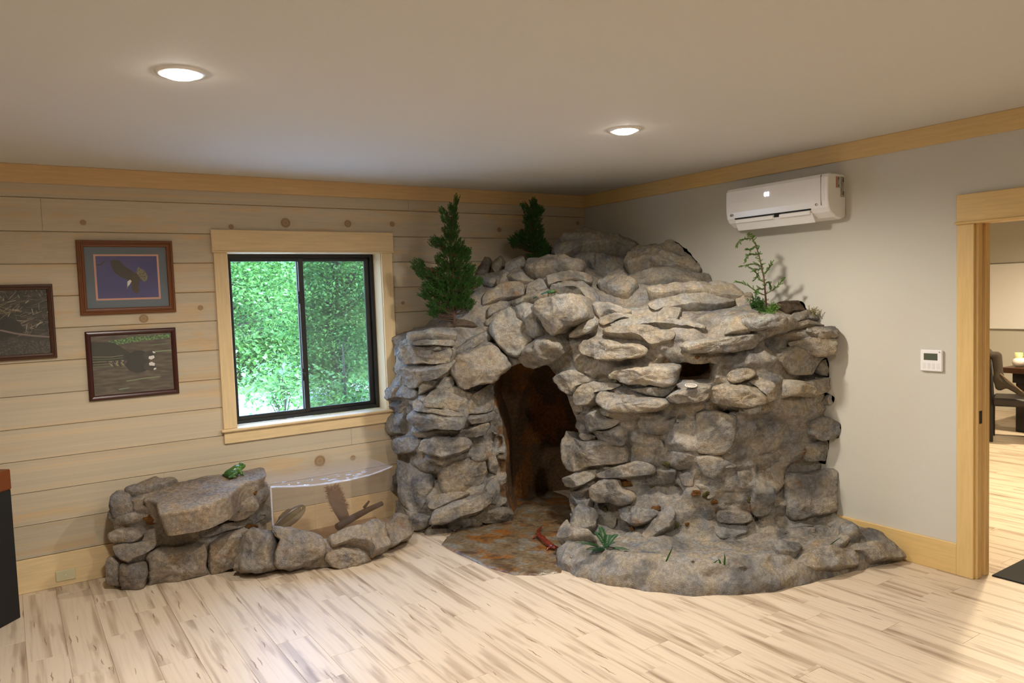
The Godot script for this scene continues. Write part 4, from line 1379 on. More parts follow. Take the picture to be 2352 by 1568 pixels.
func raccoon_print() -> Image:
	var im := backdrop(400, 320, Color8(62, 52, 44), Color8(104, 90, 76), 0.02, 2, 0.5, 2.5)
	paint(im, [80, 30, 200, 14, 400, 8, 400, 30, 240, 40, 120, 52], Color8(84, 116, 66), 0.9)
	paint(im, [0, 30, 110, 40, 160, 80, 200, 110, 150, 150, 0, 160], Color8(30, 28, 20), 1.2)
	for k in 5: stroke(im, [4, 110 + k * 14, 90, 116 + k * 12, 150, 112 + k * 13], 1.5, [Color8(140, 130, 104), Color8(96, 110, 70), Color8(160, 140, 110)][k % 3])
	stroke(im, [300, 102, 400, 100], 3, Color8(120, 142, 96))
	stroke(im, [300, 66, 396, 60], 2, Color8(104, 116, 84))
	stroke(im, [160, 254, 250, 246, 330, 244], 2, Color8(126, 140, 104))
	stroke(im, [120, 296, 170, 292], 2, Color8(126, 148, 112))
	for s in [[0.0, 1.0], [304.0, -1.0]]:     # the animal, then its likeness in the water
		var o: float = s[0]
		var q: float = s[1]
		var P := func(a: Array) -> Array:
			var r := []
			for i in a.size(): r.append(o + q * a[i] if i % 2 == 1 else a[i])
			return r
		paint(im, P.call([156, 140, 176, 108, 214, 90, 250, 94, 276, 108, 290, 130, 280, 152, 240, 152, 200, 156, 170, 154]), Color8(20, 17, 16), 0.6)
		paint(im, P.call([250, 112, 280, 96, 306, 92, 316, 110, 312, 130, 296, 142, 272, 144, 254, 134]), Color8(52, 46, 44), 0.4)
		paint(im, P.call([300, 98, 314, 104, 314, 112, 302, 110]), Color8(222, 218, 216))
		paint(im, P.call([280, 126, 306, 122, 310, 136, 292, 146, 278, 140]), Color8(224, 220, 218))
		paint(im, P.call([280, 116, 308, 112, 308, 122, 284, 126]), Color8(20, 18, 18))
		for k in 5: stroke(im, P.call([150 - k * 14, 140 - (k % 2) * 6, 142 - k * 14, 150]), 3, Color8(22, 20, 18) if k % 2 else Color8(150, 138, 110))
		for k in 3: stroke(im, P.call([196 + k * 36, 148, 192 + k * 36, 152]), 3, Color8(26, 22, 20))
	for k in 14: stroke(im, [70 + k * 7, 138 + (k % 4) * 4, 76 + k * 7, 140 + (k % 3) * 6], 2, [Color8(40, 52, 90), Color8(132, 88, 60), Color8(28, 30, 48)][k % 3])
	return im

func thicket_print() -> Image:
	var im := backdrop(300, 400, Color8(18, 15, 12), Color8(70, 58, 50), 0.02, 3)
	rng.seed = 33
	for k in 170:
		var x := rng.randf_range(110, 300)
		var y := rng.randf_range(0, 290)
		var d := Vector2.from_angle(rng.randf_range(-1.9, 0.4)) * rng.randf_range(12, 46)
		stroke(im, [x, y, x + d.x, y + d.y], rng.randf_range(0.6, 1.8), Color8(84, 70, 56).lerp(Color8(206, 194, 176), rng.randf() * rng.randf()))
	paint(im, [0, 120, 60, 90, 120, 150, 180, 190, 210, 250, 170, 290, 0, 290], Color8(17, 14, 11), 0.5)
	for k in 8: stroke(im, [rng.randf_range(40, 140), rng.randf_range(60, 190), rng.randf_range(130, 220), rng.randf_range(40, 150)], 1.2, Color8(128, 118, 86))
	stroke(im, [116, 244, 170, 268, 230, 286, 300, 300], 5, Color8(124, 106, 100))
	paint(im, [0, 300, 300, 320, 300, 400, 0, 400], Color8(62, 54, 50), 0.9)
	for k in 10: stroke(im, [rng.randf_range(0, 300), 310, rng.randf_range(0, 300), 396], 2.5, Color8(44, 38, 36))
	return im

func frame_side(st: SurfaceTool, a: Vector2, b: Vector2, prof: Array, c: Vector2) -> void:
	# one mitred side from a to b; prof: (inward, outward from the wall)
	for i in prof.size() - 1:
		var P := func(e: Vector2, p: Vector2) -> Vector3:
			var d := Vector2(signf(c.x - e.x), signf(c.y - e.y)) * p.x
			return Vector3(e.x + d.x, e.y + d.y, p.y)
		var mid := (a + b) * 0.5
		var inward := (c - mid).normalized()
		if absf(b.x - a.x) > absf(b.y - a.y): inward = Vector2(0, signf(c.y - mid.y))
		else: inward = Vector2(signf(c.x - mid.x), 0)
		var e: Vector2 = prof[i + 1] - prof[i]
		var out := Vector3(-inward.x * e.y, -inward.y * e.y, e.x)
		quad(st, P.call(a, prof[i]), P.call(b, prof[i]), P.call(b, prof[i + 1]), P.call(a, prof[i + 1]), out)

func picture(called: String, label: String, x0: float, x1: float, y0: float, y1: float, wide: float, fm: Material, im: Image, mat_rect: Array, round_front: bool) -> void:
	var base := Vector3((x0 + x1) / 2, (y0 + y1) / 2, 0.002)
	var t := thing(called, label, "framed picture", base, "framed animal pictures on the plank wall")
	var hw := (x1 - x0) / 2
	var hh := (y1 - y0) / 2
	var prof := [Vector2(0, 0), Vector2(0, 0.018), Vector2(0.004, 0.023), Vector2(wide * 0.35, 0.025), Vector2(wide * 0.45, 0.019), Vector2(wide * 0.55, 0.019), Vector2(wide * 0.65, 0.024), Vector2(wide * 0.9, 0.021), Vector2(wide, 0.015), Vector2(wide, 0.008)]
	if round_front: prof = [Vector2(0, 0), Vector2(0, 0.014), Vector2(wide * 0.2, 0.021), Vector2(wide * 0.5, 0.023), Vector2(wide * 0.8, 0.019), Vector2(wide, 0.012), Vector2(wide, 0.006)]
	var cs := [Vector2(-hw, -hh), Vector2(hw, -hh), Vector2(hw, hh), Vector2(-hw, hh)]
	for k in 4:
		var st := begin()
		frame_side(st, cs[k], cs[(k + 1) % 4], prof, Vector2.ZERO)
		put("frame_side", done(st), fm, t)
	put("backing", box_mesh(Vector3(-hw + 0.002, -hh + 0.002, 0), Vector3(hw - 0.002, hh - 0.002, 0.004), 0.0), M.black, t)
	var iw := hw - wide
	var ih := hh - wide
	var pm := flat(Color.WHITE, 0.35, 0.4)
	pm.albedo_texture = ImageTexture.create_from_image(im)
	var R := [-iw, iw, -ih, ih]
	if mat_rect.size():
		var blue := flat(Color8(98, 110, 124), 0.85)
		put("mount", box_mesh(Vector3(-iw - 0.004, -ih - 0.004, 0.004), Vector3(iw + 0.004, ih + 0.004, 0.0065), 0.0), blue, t)
		R = [mat_rect[0] - base.x, mat_rect[1] - base.x, mat_rect[2] - base.y, mat_rect[3] - base.y]
		put("inner_mount", box_mesh(Vector3(R[0] - 0.012, R[2] - 0.012, 0.006), Vector3(R[1] + 0.012, R[3] + 0.012, 0.0072), 0.0), flat(Color8(214, 160, 140), 0.85), t)
	var st2 := begin()
	var z := 0.0078
	quad_uv(st2, [Vector3(R[0], R[2], z), Vector3(R[1], R[2], z), Vector3(R[1], R[3], z), Vector3(R[0], R[3], z)], [Vector2(0, 1), Vector2(1, 1), Vector2(1, 0), Vector2(0, 0)], Vector3.BACK)
	put("print", done(st2), pm, t)
	put("glass", box_mesh(Vector3(-iw - 0.002, -ih - 0.002, 0.0095), Vector3(iw + 0.002, ih + 0.002, 0.0115), 0.0), M.glass, t)

func build_pictures() -> void:
	picture("picture_eagle", "oak framed print of an eagle in flight with blue grey mount", -4.340, -3.754, 1.777, 2.272, 0.043, flat(Color8(112, 62, 24), 0.4), eagle_print(), [-4.231, -3.858, 1.884, 2.168], false)
	picture("picture_raccoon", "dark mahogany framed photograph of a raccoon wading, below the eagle print", -4.324, -3.766, 1.203, 1.668, 0.033, flat(Color8(62, 24, 18), 0.3), raccoon_print(), [], true)
	picture("picture_thicket", "walnut framed dark photograph of tangled branches, left of the eagle print", -4.98, -4.488, 1.510, 1.988, 0.034, flat(Color8(74, 42, 22), 0.45), thicket_print(), [], false)

# ---------------------------------------------------------------- things on the walls
func build_wall_things() -> void:
	var o := thing("blank_wall_plate", "ivory blank wall plate on the baseboard left of the rock bench", "wall plate", Vector3(-4.530, 0.070, 0.005))
	put("plate", box_mesh(Vector3(-0.057, -0.035, 0), Vector3(0.057, 0.035, 0.006), 0.004), M.ivory, o)
	var sc := begin()
	lathe(sc, [Vector2(0.0, 0.008), Vector2(0.0035, 0.0075), Vector2(0.0045, 0.006)], 12, Transform3D(Basis(Vector3.RIGHT, PI / 2), Vector3.ZERO))
	put("screw", done(sc, true), M.white_plastic, o)
	# thermostat
	var t := thing("thermostat", "white wall thermostat with grey display beside the doorway", "thermostat", Vector3(0, 1.314, 3.326))
	put("case", box_mesh(Vector3(-0.022, -0.067, -0.067), Vector3(-0.002, 0.067, 0.067), 0.005), M.white_plastic, t)
	put("backplate", box_mesh(Vector3(-0.003, -0.060, -0.058), Vector3(0, 0.060, 0.060), 0.001), M.grey_plastic, t)
	put("display", box_mesh(Vector3(-0.0235, 0.003, -0.043), Vector3(-0.0215, 0.045, 0.040), 0.0005), flat(Color8(84, 90, 72), 0.25), t)
	for k in 4:
		put("button", box_mesh(Vector3(-0.0232, -0.050, -0.049 + k * 0.028), Vector3(-0.0215, -0.015, -0.032 + k * 0.028), 0.001), flat(Color8(222, 220, 218), 0.35), t)
	put("indicator", box_mesh(Vector3(-0.0232, 0.050, 0.048), Vector3(-0.0215, 0.058, 0.056), 0.001), M.grey_plastic, t)
	build_air_conditioner()
	# dark stand at the left edge
	var c := thing("display_stand", "black stand with a thick brown wooden top against the plank wall", "stand", Vector3(-4.79, 0, 0.43))
	c.rotation.y = deg_to_rad(-132.0)
	put("body", box_mesh(Vector3(0.0, 0.0, 0.0), Vector3(0.72, 0.775, 0.40), 0.004), M.black, c)
	put("top", box_mesh(Vector3(-0.004, 0.775, -0.004), Vector3(0.724, 0.895, 0.404), 0.006), flat(Color8(112, 58, 24), 0.45), c)

func build_air_conditioner() -> void:
	var z0 := 1.905
	var z1 := 2.752
	var t := thing("air_conditioner", "white wall mounted split air conditioner with open flap and glowing digits", "air conditioner", Vector3(0, 2.235, (z0 + z1) / 2))
	var hz := (z1 - z0) / 2
	# profile in (out from the wall, up)
	var prof := [Vector2(0.0, 0.02), Vector2(0.0, 0.305), Vector2(0.02, 0.312), Vector2(0.165, 0.312), Vector2(0.190, 0.305), Vector2(0.203, 0.285), Vector2(0.207, 0.20), Vector2(0.205, 0.13), Vector2(0.196, 0.085), Vector2(0.176, 0.055), Vector2(0.120, 0.022), Vector2(0.05, 0.008)]
	var st := begin()
	var rings := [[-hz, 0.93], [-hz + 0.006, 0.975], [-hz + 0.018, 1.0], [hz - 0.018, 1.0], [hz - 0.006, 0.975], [hz, 0.93]]
	var c := Vector2(0.09, 0.16)
	for i in rings.size() - 1:
		for k in prof.size():
			var P := func(r: Array, q: Vector2) -> Vector3:
				var e: Vector2 = c + (q - c) * float(r[1])
				return Vector3(-maxf(e.x, 0.0), e.y, r[0])
			var a: Vector2 = prof[k]
			var b: Vector2 = prof[(k + 1) % prof.size()]
			var mid := (a + b) / 2 - c
			quad(st, P.call(rings[i], a), P.call(rings[i], b), P.call(rings[i + 1], b), P.call(rings[i + 1], a), Vector3(-mid.x, mid.y, 0))
	for s in [0, 5]:
		for k in prof.size():
			var a: Vector2 = c + (prof[k] - c) * 0.93
			var b: Vector2 = c + (prof[(k + 1) % prof.size()] - c) * 0.93
			tri(st, Vector3(-c.x, c.y, rings[s][0]), Vector3(-a.x, a.y, rings[s][0]), Vector3(-b.x, b.y, rings[s][0]), Vector3(0, 0, -1 if s == 0 else 1))
	put("body", done(st), M.white_plastic, t)
	# end cap seam, outlet, vanes and flap
	put("end_seam", box_mesh(Vector3(-0.208, 0.10, hz - 0.050), Vector3(-0.150, 0.300, hz - 0.047), 0.0), M.grey_plastic, t)
	put("outlet_shade", box_mesh(Vector3(-0.2005, 0.079, -hz + 0.08), Vector3(-0.120, 0.088, hz - 0.13), 0.0), M.slot_shade, t)  # solid near-black strip painting the shade inside the air slit
	put("outlet_gap_shade", box_mesh(Vector3(-0.1985, 0.060, 0.0), Vector3(-0.120, 0.0885, 0.046), 0.0), M.slot_shade, t)  # near-black block in place of the shaded hole between the vanes
	for s in [[-hz + 0.085, -0.008], [0.042, hz - 0.135]]:
		put("vane", box_mesh(Vector3(-0.204, 0.048, s[0]), Vector3(-0.180, 0.076, s[1]), 0.004), M.white_plastic, t)
	var fx := Transform3D(Basis(Vector3.BACK, 0.55), Vector3(-0.188, 0.062, 0))
	var fl := begin()
	box(fl, Vector3(-0.008, -0.075, -hz + 0.075), Vector3(0.0, 0.0, hz - 0.125), 0.003, fx)
	var flap := put("flap", done(fl), M.white_plastic, t)
	for k in 5:
		put("flap_rib", box_mesh(Vector3(-0.012, -0.014, -hz + 0.18 + k * 0.115), Vector3(0.006, 0.004, -hz + 0.192 + k * 0.115), 0.001, fx), M.white_plastic, flap)
	# lit digits, maker's oval, light sensor, rating stickers
	var glow := flat(Color8(240, 236, 255), 0.4)
	glow.emission_enabled = true
	glow.emission = Color(0.93, 0.90, 1.0)
	glow.emission_energy_multiplier = 2.2
	var tm := TextMesh.new()
	var font := SystemFont.new()
	font.font_names = PackedStringArray(["Droid Sans"])
	font.font_italic = true
	tm.font = font
	tm.text = "68"
	tm.font_size = 32
	tm.pixel_size = 0.00125
	tm.depth = 0.002
	var dg := put("display_digits", tm, glow, t)
	dg.transform = Transform3D(Basis(Vector3.UP, -PI / 2), Vector3(-0.2085, 0.228, -0.055))
	var ov := begin()
	lathe(ov, [Vector2(0.0, 0.0015), Vector2(0.011, 0.001), Vector2(0.012, 0.0)], 24, Transform3D(Basis(Vector3.BACK, PI / 2) * Basis.from_scale(Vector3(0.85, 1, 1.6)), Vector3(-0.2035, 0.112, -hz + 0.055)))
	put("emblem", done(ov, true), M.grey_plastic, t)
	var se := begin()
	lathe(se, [Vector2(0.0, 0.0015), Vector2(0.008, 0.001), Vector2(0.009, 0.0)], 20, Transform3D(Basis(Vector3.BACK, PI / 2), Vector3(-0.2055, 0.108, hz - 0.085)))
	put("sensor", done(se, true), M.steel, t)
	var sticker := Image.create(64, 128, false, Image.FORMAT_RGB8)
	sticker.fill(Color8(170, 164, 152))
	rng.seed = 4
	for k in 22: sticker.fill_rect(Rect2i(rng.randi_range(4, 20), 5 + k * 5, rng.randi_range(12, 36), 2), Color8(96, 92, 86))
	sticker.fill_rect(Rect2i(36, 8, 18, 26), Color8(70, 68, 66))
	sticker.fill_rect(Rect2i(40, 92, 14, 24), Color8(74, 72, 70))
	var sm_ := flat(Color.WHITE, 0.5)
	sm_.albedo_texture = ImageTexture.create_from_image(sticker)
	for s in [[-0.105, -0.068, 0.215, 0.290, false], [-0.062, -0.012, 0.155, 0.292, false], [-0.112, -0.105, 0.215, 0.290, true]]:
		var q := begin()
		var z := hz + 0.0008
		quad_uv(q, [Vector3(s[0], s[2], z), Vector3(s[1], s[2], z), Vector3(s[1], s[3], z), Vector3(s[0], s[3], z)], [Vector2(0, 1), Vector2(1, 1), Vector2(1, 0), Vector2(0, 0)], Vector3.BACK)
		put("rating_sticker", done(q), flat(Color8(200, 92, 44), 0.5) if s[4] else sm_, t)

# ---------------------------------------------------------------- the clear pond and what is in it
const POND: Array[Vector2] = [Vector2(-3.31, 0.53), Vector2(-3.18, 0.625), Vector2(-3.06, 0.685), Vector2(-2.93, 0.712), Vector2(-2.80, 0.712), Vector2(-2.64, 0.67), Vector2(-2.52, 0.61), Vector2(-2.40, 0.53)]
const WATER := 0.55

func build_pond() -> void:
	var t := thing("acrylic_pond", "clear bow fronted acrylic pond with rippled top between bench and cave", "pond model")
	var st := begin()
	for i in POND.size() - 1:
		var a := POND[i]
		var b := POND[i + 1]
		var n := (b - a).orthogonal().normalized()
		if n.y < 0: n = -n
		var out := Vector3(n.x, 0, n.y)
		var A := Vector3(a.x, 0.03, a.y)
		var B := Vector3(b.x, 0.03, b.y)
		var up := Vector3(0, WATER - 0.036, 0)
		quad(st, A, B, B + up, A + up, out)
		quad(st, A - out * 0.006, B - out * 0.006, B - out * 0.006 + up, A - out * 0.006 + up, -out)
	put("front_panel", done(st), M.acrylic_front, t)
	put("side_panel", box_mesh(Vector3(0, 0.03, 0.006), Vector3(0.006, WATER - 0.006, 0.52), 0.001, Transform3D(Basis(), Vector3(-3.312, 0, 0.004))), M.acrylic, t)
	var ed := begin()
	for i in POND.size() - 1:
		var a := POND[i]
		var b := POND[i + 1]
		tube(ed, [Vector3(a.x, WATER - 0.002, a.y), Vector3(b.x, WATER - 0.002, b.y)], [0.0065, 0.0065], 8, false)
	put("polished_edge", done(ed, true), M.acrylic_edge, t)
	put("corner_seam", box_mesh(Vector3(-3.316, 0.03, 0.520), Vector3(-3.306, WATER - 0.004, 0.534), 0.001), M.acrylic_edge, t)
	# rippled lid: a fine grid from the wall to the bow
	var v := PackedVector3Array()
	var idx := PackedInt32Array()
	var nx := 110
	var nz := 60
	for i in nx + 1:
		var x := lerpf(POND[0].x, POND[-1].x, float(i) / nx)
		var zf := 0.53
		for k in POND.size() - 1:
			if x >= POND[k].x and x <= POND[k + 1].x: zf = lerpf(POND[k].y, POND[k + 1].y, (x - POND[k].x) / (POND[k + 1].x - POND[k].x))
		for k in nz + 1:
			var z := lerpf(0.008, zf, float(k) / nz)
			v.append(Vector3(x, WATER + 0.006 * N.ripple.get_noise_2d(x * 1.0, z * 2.2), z))
	for i in nx:
		for k in nz:
			var a := i * (nz + 1) + k
			idx.append_array([a, a + nz + 1, a + nz + 2, a, a + nz + 2, a + 1])
	put("rippled_top", smooth_mesh(v, idx), M.acrylic_top, t)
	# sand coloured bed
	var bed := PackedVector2Array([Vector2(-3.29, 0.01)])
	for q in POND: bed.append(q + Vector2(0, -0.02))
	bed.append(Vector2(-2.33, 0.01))
	var bs := begin()
	prism(bs, bed, 0.003, 0.03, Transform3D(Basis(Vector3.RIGHT, PI / 2).scaled(Vector3(1, 1, 1)), Vector3(0, 0.033, 0)))
	put("bed", done(bs), flat(Color8(156, 126, 92), 0.9), t)
	# fish
	var fc := on_wall_z(662, 1192, 0.45)
	var fish := thing("fish", "olive fish model with dark back swimming low in the clear pond", "fish", fc)
	fish.rotation = Vector3(0, 0.25, 0.38)
	fish.scale = Vector3.ONE * 1.12
	var body := begin()
	var prof := [[-0.13, 0.006], [-0.10, 0.020], [-0.06, 0.036], [-0.01, 0.045], [0.04, 0.046], [0.08, 0.040], [0.11, 0.031], [0.128, 0.020], [0.138, 0.003]]
	var rings := []
	for p in prof:
		var ring := []
		for k in 20:
			var a := TAU * k / 20
			ring.append(Vector3(p[0], sin(a) * p[1] * 1.12, cos(a) * p[1] * 0.5))
		rings.append(ring)
	for i in rings.size() - 1:
		for k in 20:
			var k2 := (k + 1) % 20
			body.set_color(Color(0.05, 0.043, 0.02) if rings[i][k].y > prof[i][1] * 0.55 else (Color(0.28, 0.24, 0.15) if rings[i][k].y < -prof[i][1] * 0.3 else Color(0.13, 0.115, 0.05)))
			quad(body, rings[i][k], rings[i][k2], rings[i + 1][k2], rings[i + 1][k], rings[i][k] - Vector3(prof[i][0], 0, 0))
	var fm := flat(Color.WHITE, 0.3)
	fm.vertex_color_use_as_albedo = true
	put("body", done(body, true), fm, fish)
	var finm := flat(Color8(92, 82, 50), 0.5)
	for fin in [[[-0.12, 0.0, -0.19, 0.05, -0.172, 0.0, -0.19, -0.05], "tail_fin"], [[-0.07, 0.030, -0.05, 0.052, -0.01, 0.062, 0.03, 0.060, 0.05, 0.044], "dorsal_fin"], [[0.0, -0.046, -0.045, -0.088, -0.06, -0.040], "pelvic_fin"]]:
		var poly := PackedVector2Array()
		for i in range(0, fin[0].size(), 2): poly.append(Vector2(fin[0][i], fin[0][i + 1]))
		var s := begin()
		prism(s, poly, -0.002, 0.002)
		put(fin[1], done(s), finm, fish)
	put("eye", capsules([[Vector3(0.104, 0.014, 0.011), Vector3(0.104, 0.014, 0.012), 0.008, 0.008]], 0.001, 0.002), flat(Color8(190, 176, 120), 0.2), fish)
	put("pupil", capsules([[Vector3(0.105, 0.014, 0.0175), Vector3(0.105, 0.014, 0.0176), 0.0045, 0.0045]], 0.001, 0.0015), M.black, fish)
	put("gill_cover", capsules([[Vector3(0.062, 0.030, 0.012), Vector3(0.052, 0.0, 0.021), 0.003, 0.003], [Vector3(0.052, 0.0, 0.021), Vector3(0.066, -0.032, 0.012), 0.003, 0.003]], 0.002, 0.002), finm, fish)
	# sunken branch
	var a := on_wall_z(775, 1210, 0.50)
	var b := on_wall_z(812, 1188, 0.44)
	var c := on_wall_z(846, 1170, 0.40)
	var d := on_wall_z(877, 1156, 0.36)
	var br := thing("sunken_branch", "dark smooth branch lying slanted in the clear pond", "branch", a)
	var bst := begin()
	tube(bst, [Vector3.ZERO, b - a, c - a, d - a], [0.028, 0.026, 0.022, 0.019], 14)
	put("wood", done(bst, true), flat(Color8(60, 48, 40), 0.6), br)
	var e := on_wall_z(836, 1166, 0.41)
	var tw := begin()
	tube(tw, [e - a, on_wall_z(848, 1150, 0.43) - a], [0.012, 0.008], 8)
	put("stub", done(tw, true), flat(Color8(60, 48, 40), 0.6), br)
	# bristly weed
	var wp := [on_wall_z(792, 1192, 0.36), on_wall_z(781, 1170, 0.34), on_wall_z(772, 1146, 0.33), on_wall_z(764, 1120, 0.33)]
	var weed := thing("bristly_weed", "brown bristly tail shaped weed standing upright in the clear pond", "water weed", wp[0])
	var wm := flat(Color8(92, 68, 54), 0.9)
	var ws := begin()
	tube(ws, [Vector3.ZERO, wp[1] - wp[0], wp[2] - wp[0], wp[3] - wp[0]], [0.040, 0.048, 0.055, 0.045], 14)
	put("stalk", done(ws, true), wm, weed)
	var bri := begin()
	rng.seed = 61
	for k in 520:
		var s := rng.randf_range(0.9, 3.0)
		var i := mini(int(s), 2)
		var p: Vector3 = (wp[i] as Vector3).lerp(wp[i + 1], s - i) - wp[0]
		var th := rng.randf() * TAU
		var o := Vector3(cos(th), rng.randf_range(0.0, 0.5), sin(th)).normalized()
		var r := 0.044 + 0.004 * sin(s * 2)
		var q := p + o * (r + rng.randf_range(0.018, 0.045))
		var w := Vector3(-o.z, 0, o.x) * 0.006
		tri(bri, p + o * r * 0.8 + w, p + o * r * 0.8 - w, q, Vector3.UP)
		tri(bri, p + o * r * 0.8 + Vector3(0, 0.004, 0), p + o * r * 0.8 - Vector3(0, 0.004, 0), q, w)
	put("bristles", done(bri), flat(Color8(116, 78, 44), 0.9), weed)

# ---------------------------------------------------------------- animals
func build_animals() -> void:
	# frog on the bench slab
	var p := on_arch(540, 1093, "rock_bench", bench)
	var t := thing("frog", "glossy green frog sitting on the rock bench slab", "frog", p)
	t.rotation.y = 0.15
	var caps := [[Vector3(-0.050, 0.026, 0), Vector3(0.01, 0.045, 0), 0.026, 0.031], [Vector3(0.01, 0.045, 0), Vector3(0.062, 0.062, 0), 0.030, 0.017]]
	for s in [-1.0, 1.0]:
		caps.append_array([[Vector3(-0.048, 0.022, s * 0.022), Vector3(-0.012, 0.030, s * 0.046), 0.019, 0.013], [Vector3(-0.012, 0.030, s * 0.046), Vector3(-0.062, 0.012, s * 0.050), 0.011, 0.008], [Vector3(-0.062, 0.010, s * 0.050), Vector3(-0.018, 0.006, s * 0.058), 0.007, 0.006],
			[Vector3(0.030, 0.042, s * 0.022), Vector3(0.030, 0.018, s * 0.036), 0.011, 0.008], [Vector3(0.030, 0.018, s * 0.036), Vector3(0.046, 0.005, s * 0.038), 0.008, 0.006], [Vector3(0.046, 0.078, s * 0.014), Vector3(0.047, 0.079, s * 0.014), 0.009, 0.009]])
	var fm := flat(Color.WHITE, 0.25)
	fm.vertex_color_use_as_albedo = true
	var frog := capsules(caps, 0.010, 0.004)
	put("body", tinted(frog, func(q: Vector3) -> Color: return Color(0.035, 0.10, 0.02).lerp(Color(0.09, 0.20, 0.035), sm(-0.06, 0.07, q.x)).lerp(Color(0.02, 0.05, 0.015), sm(0.15, 0.45, N.stone2.get_noise_3dv(q * 4.0)))), fm, t)
	for s in [-1.0, 1.0]:
		put("eye", capsules([[Vector3(0.051, 0.080, s * 0.019), Vector3(0.051, 0.0801, s * 0.019), 0.005, 0.005]], 0.001, 0.0015), M.black, t)
	# lizard on the arch

	var L := []
	for q in [[1215, 690], [1230, 682], [1246, 675], [1258, 671], [1266, 669.5], [1274, 668.5]]: L.append(on_arch(q[0], q[1]))
	var z := thing("lizard", "slim lizard with a blue green tail and orange head on the arch top", "lizard", L[0])
	var lp := []
	for q in L: lp.append(q - L[0])
	var lc := []
	var lr := [0.0025, 0.0045, 0.007, 0.0105, 0.0125, 0.009]
	for i in 5: lc.append([lp[i], lp[i + 1], lr[i], lr[i + 1]])
	var hd: Vector3 = (lp[5] - lp[4]).normalized()
	lc.append([lp[5], lp[5] + hd * 0.018, 0.011, 0.006])
	var sd := hd.cross(Vector3.UP).normalized()
	for s in [-1.0, 1.0]:
		for b in [3, 5]:
			lc.append([lp[b], lp[b] + sd * s * 0.030 - Vector3(0, 0.004, 0) + hd * 0.008, 0.005, 0.0035])
			lc.append([lp[b] + sd * s * 0.030 - Vector3(0, 0.004, 0) + hd * 0.008, lp[b] + sd * s * 0.040 - Vector3(0, 0.014, 0) + hd * 0.02, 0.0035, 0.003])
	var lm := capsules(lc, 0.004, 0.0028)
	var total: float = lp[5].length()
	put("body", tinted(lm, func(q: Vector3) -> Color:
		var s := q.dot(hd) / total
		return Color(0.04, 0.12, 0.10).lerp(Color(0.10, 0.20, 0.06), sm(0.25, 0.1, s)).lerp(Color(0.06, 0.15, 0.04), sm(0.5, 0.75, s)).lerp(Color(0.30, 0.11, 0.04), sm(0.86, 0.95, s))), fm, z)
	for s in [-1.0, 1.0]: put("eye", capsules([[lp[5] + hd * 0.008 + sd * s * 0.008 + Vector3(0, 0.006, 0), lp[5] + hd * 0.0081 + sd * s * 0.008 + Vector3(0, 0.006, 0), 0.003, 0.003]], 0.001, 0.001), M.black, z)
	# red salamander on the stained floor
	var S := []
	for q in [[1268, 1254], [1258, 1247], [1248, 1238], [1238, 1229], [1236, 1219], [1244, 1210]]: S.append(on_level(q[0], q[1], 0.036))
	var r := thing("salamander", "glossy red salamander curled on the stained cave floor", "salamander", Vector3(S[0].x, 0.014, S[0].z))
	var sp := []
	for q in S: sp.append(q - Vector3(S[0].x, 0.014, S[0].z))
	var sr := [0.017, 0.020, 0.021, 0.018, 0.012, 0.006]
	var scs := []
	for i in 5: scs.append([sp[i], sp[i + 1], sr[i], sr[i + 1]])
	var sh: Vector3 = (sp[0] - sp[1]).normalized()
	scs.append([sp[0], sp[0] + sh * 0.04, 0.019, 0.012])
	for b in [0, 3]:
		var along: Vector3 = (sp[b] - sp[b + 1]).normalized()
		var o := along.cross(Vector3.UP).normalized()
		for s in [-1.0, 1.0]:
			scs.append([sp[b], sp[b] + o * s * 0.035 - Vector3(0, 0.010, 0), 0.008, 0.006])
			scs.append([sp[b] + o * s * 0.035 - Vector3(0, 0.010, 0), sp[b] + o * s * 0.046 + along * 0.012 - Vector3(0, 0.017, 0), 0.006, 0.005])
	var rm := flat(Color.WHITE, 0.18)
	rm.vertex_color_use_as_albedo = true
	put("body", tinted(capsules(scs, 0.006, 0.0045), func(q: Vector3) -> Color: return Color(0.20, 0.035, 0.016).lerp(Color(0.07, 0.014, 0.010), sm(0.1, 0.4, N.stone2.get_noise_3dv(q * 5.0)))), rm, r)
	for s in [-1.0, 1.0]:
		var o := sh.cross(Vector3.UP).normalized()
		put("eye", capsules([[sp[0] + sh * 0.03 + o * s * 0.010 + Vector3(0, 0.012, 0), sp[0] + sh * 0.0301 + o * s * 0.010 + Vector3(0, 0.012, 0), 0.004, 0.004]], 0.001, 0.0015), M.black, r)
	# coiled shell on the sill of the opening
	var c := thing("beaded_shell", "small pale beaded disc shell on the stone below the dark opening", "shell", on_arch(1587, 890) + Vector3(0, 0.010, 0))
	c.rotation = Vector3(0.22, -0.59, 0.0)
	var st := begin()
	lathe(st, [Vector2(0.0, 0.012), Vector2(0.014, 0.011), Vector2(0.030, 0.006), Vector2(0.034, 0.0)], 32)
	put("disc", done(st, true), flat(Color8(176, 164, 152), 0.4), c)
	for k in 22:
		var a := TAU * k / 22
		put("bead", bead_mesh(), flat(Color8(206, 198, 190), 0.35), c).position = Vector3(cos(a) * 0.037, 0.005, sin(a) * 0.037)

var bead_cache: ArrayMesh
func bead_mesh() -> ArrayMesh:
	if bead_cache == null:
		var st := begin()
		lathe(st, [Vector2(0, -0.005), Vector2(0.0036, -0.0036), Vector2(0.0052, 0), Vector2(0.0036, 0.0036), Vector2(0, 0.005)], 10)
		bead_cache = done(st, true)
	return bead_cache

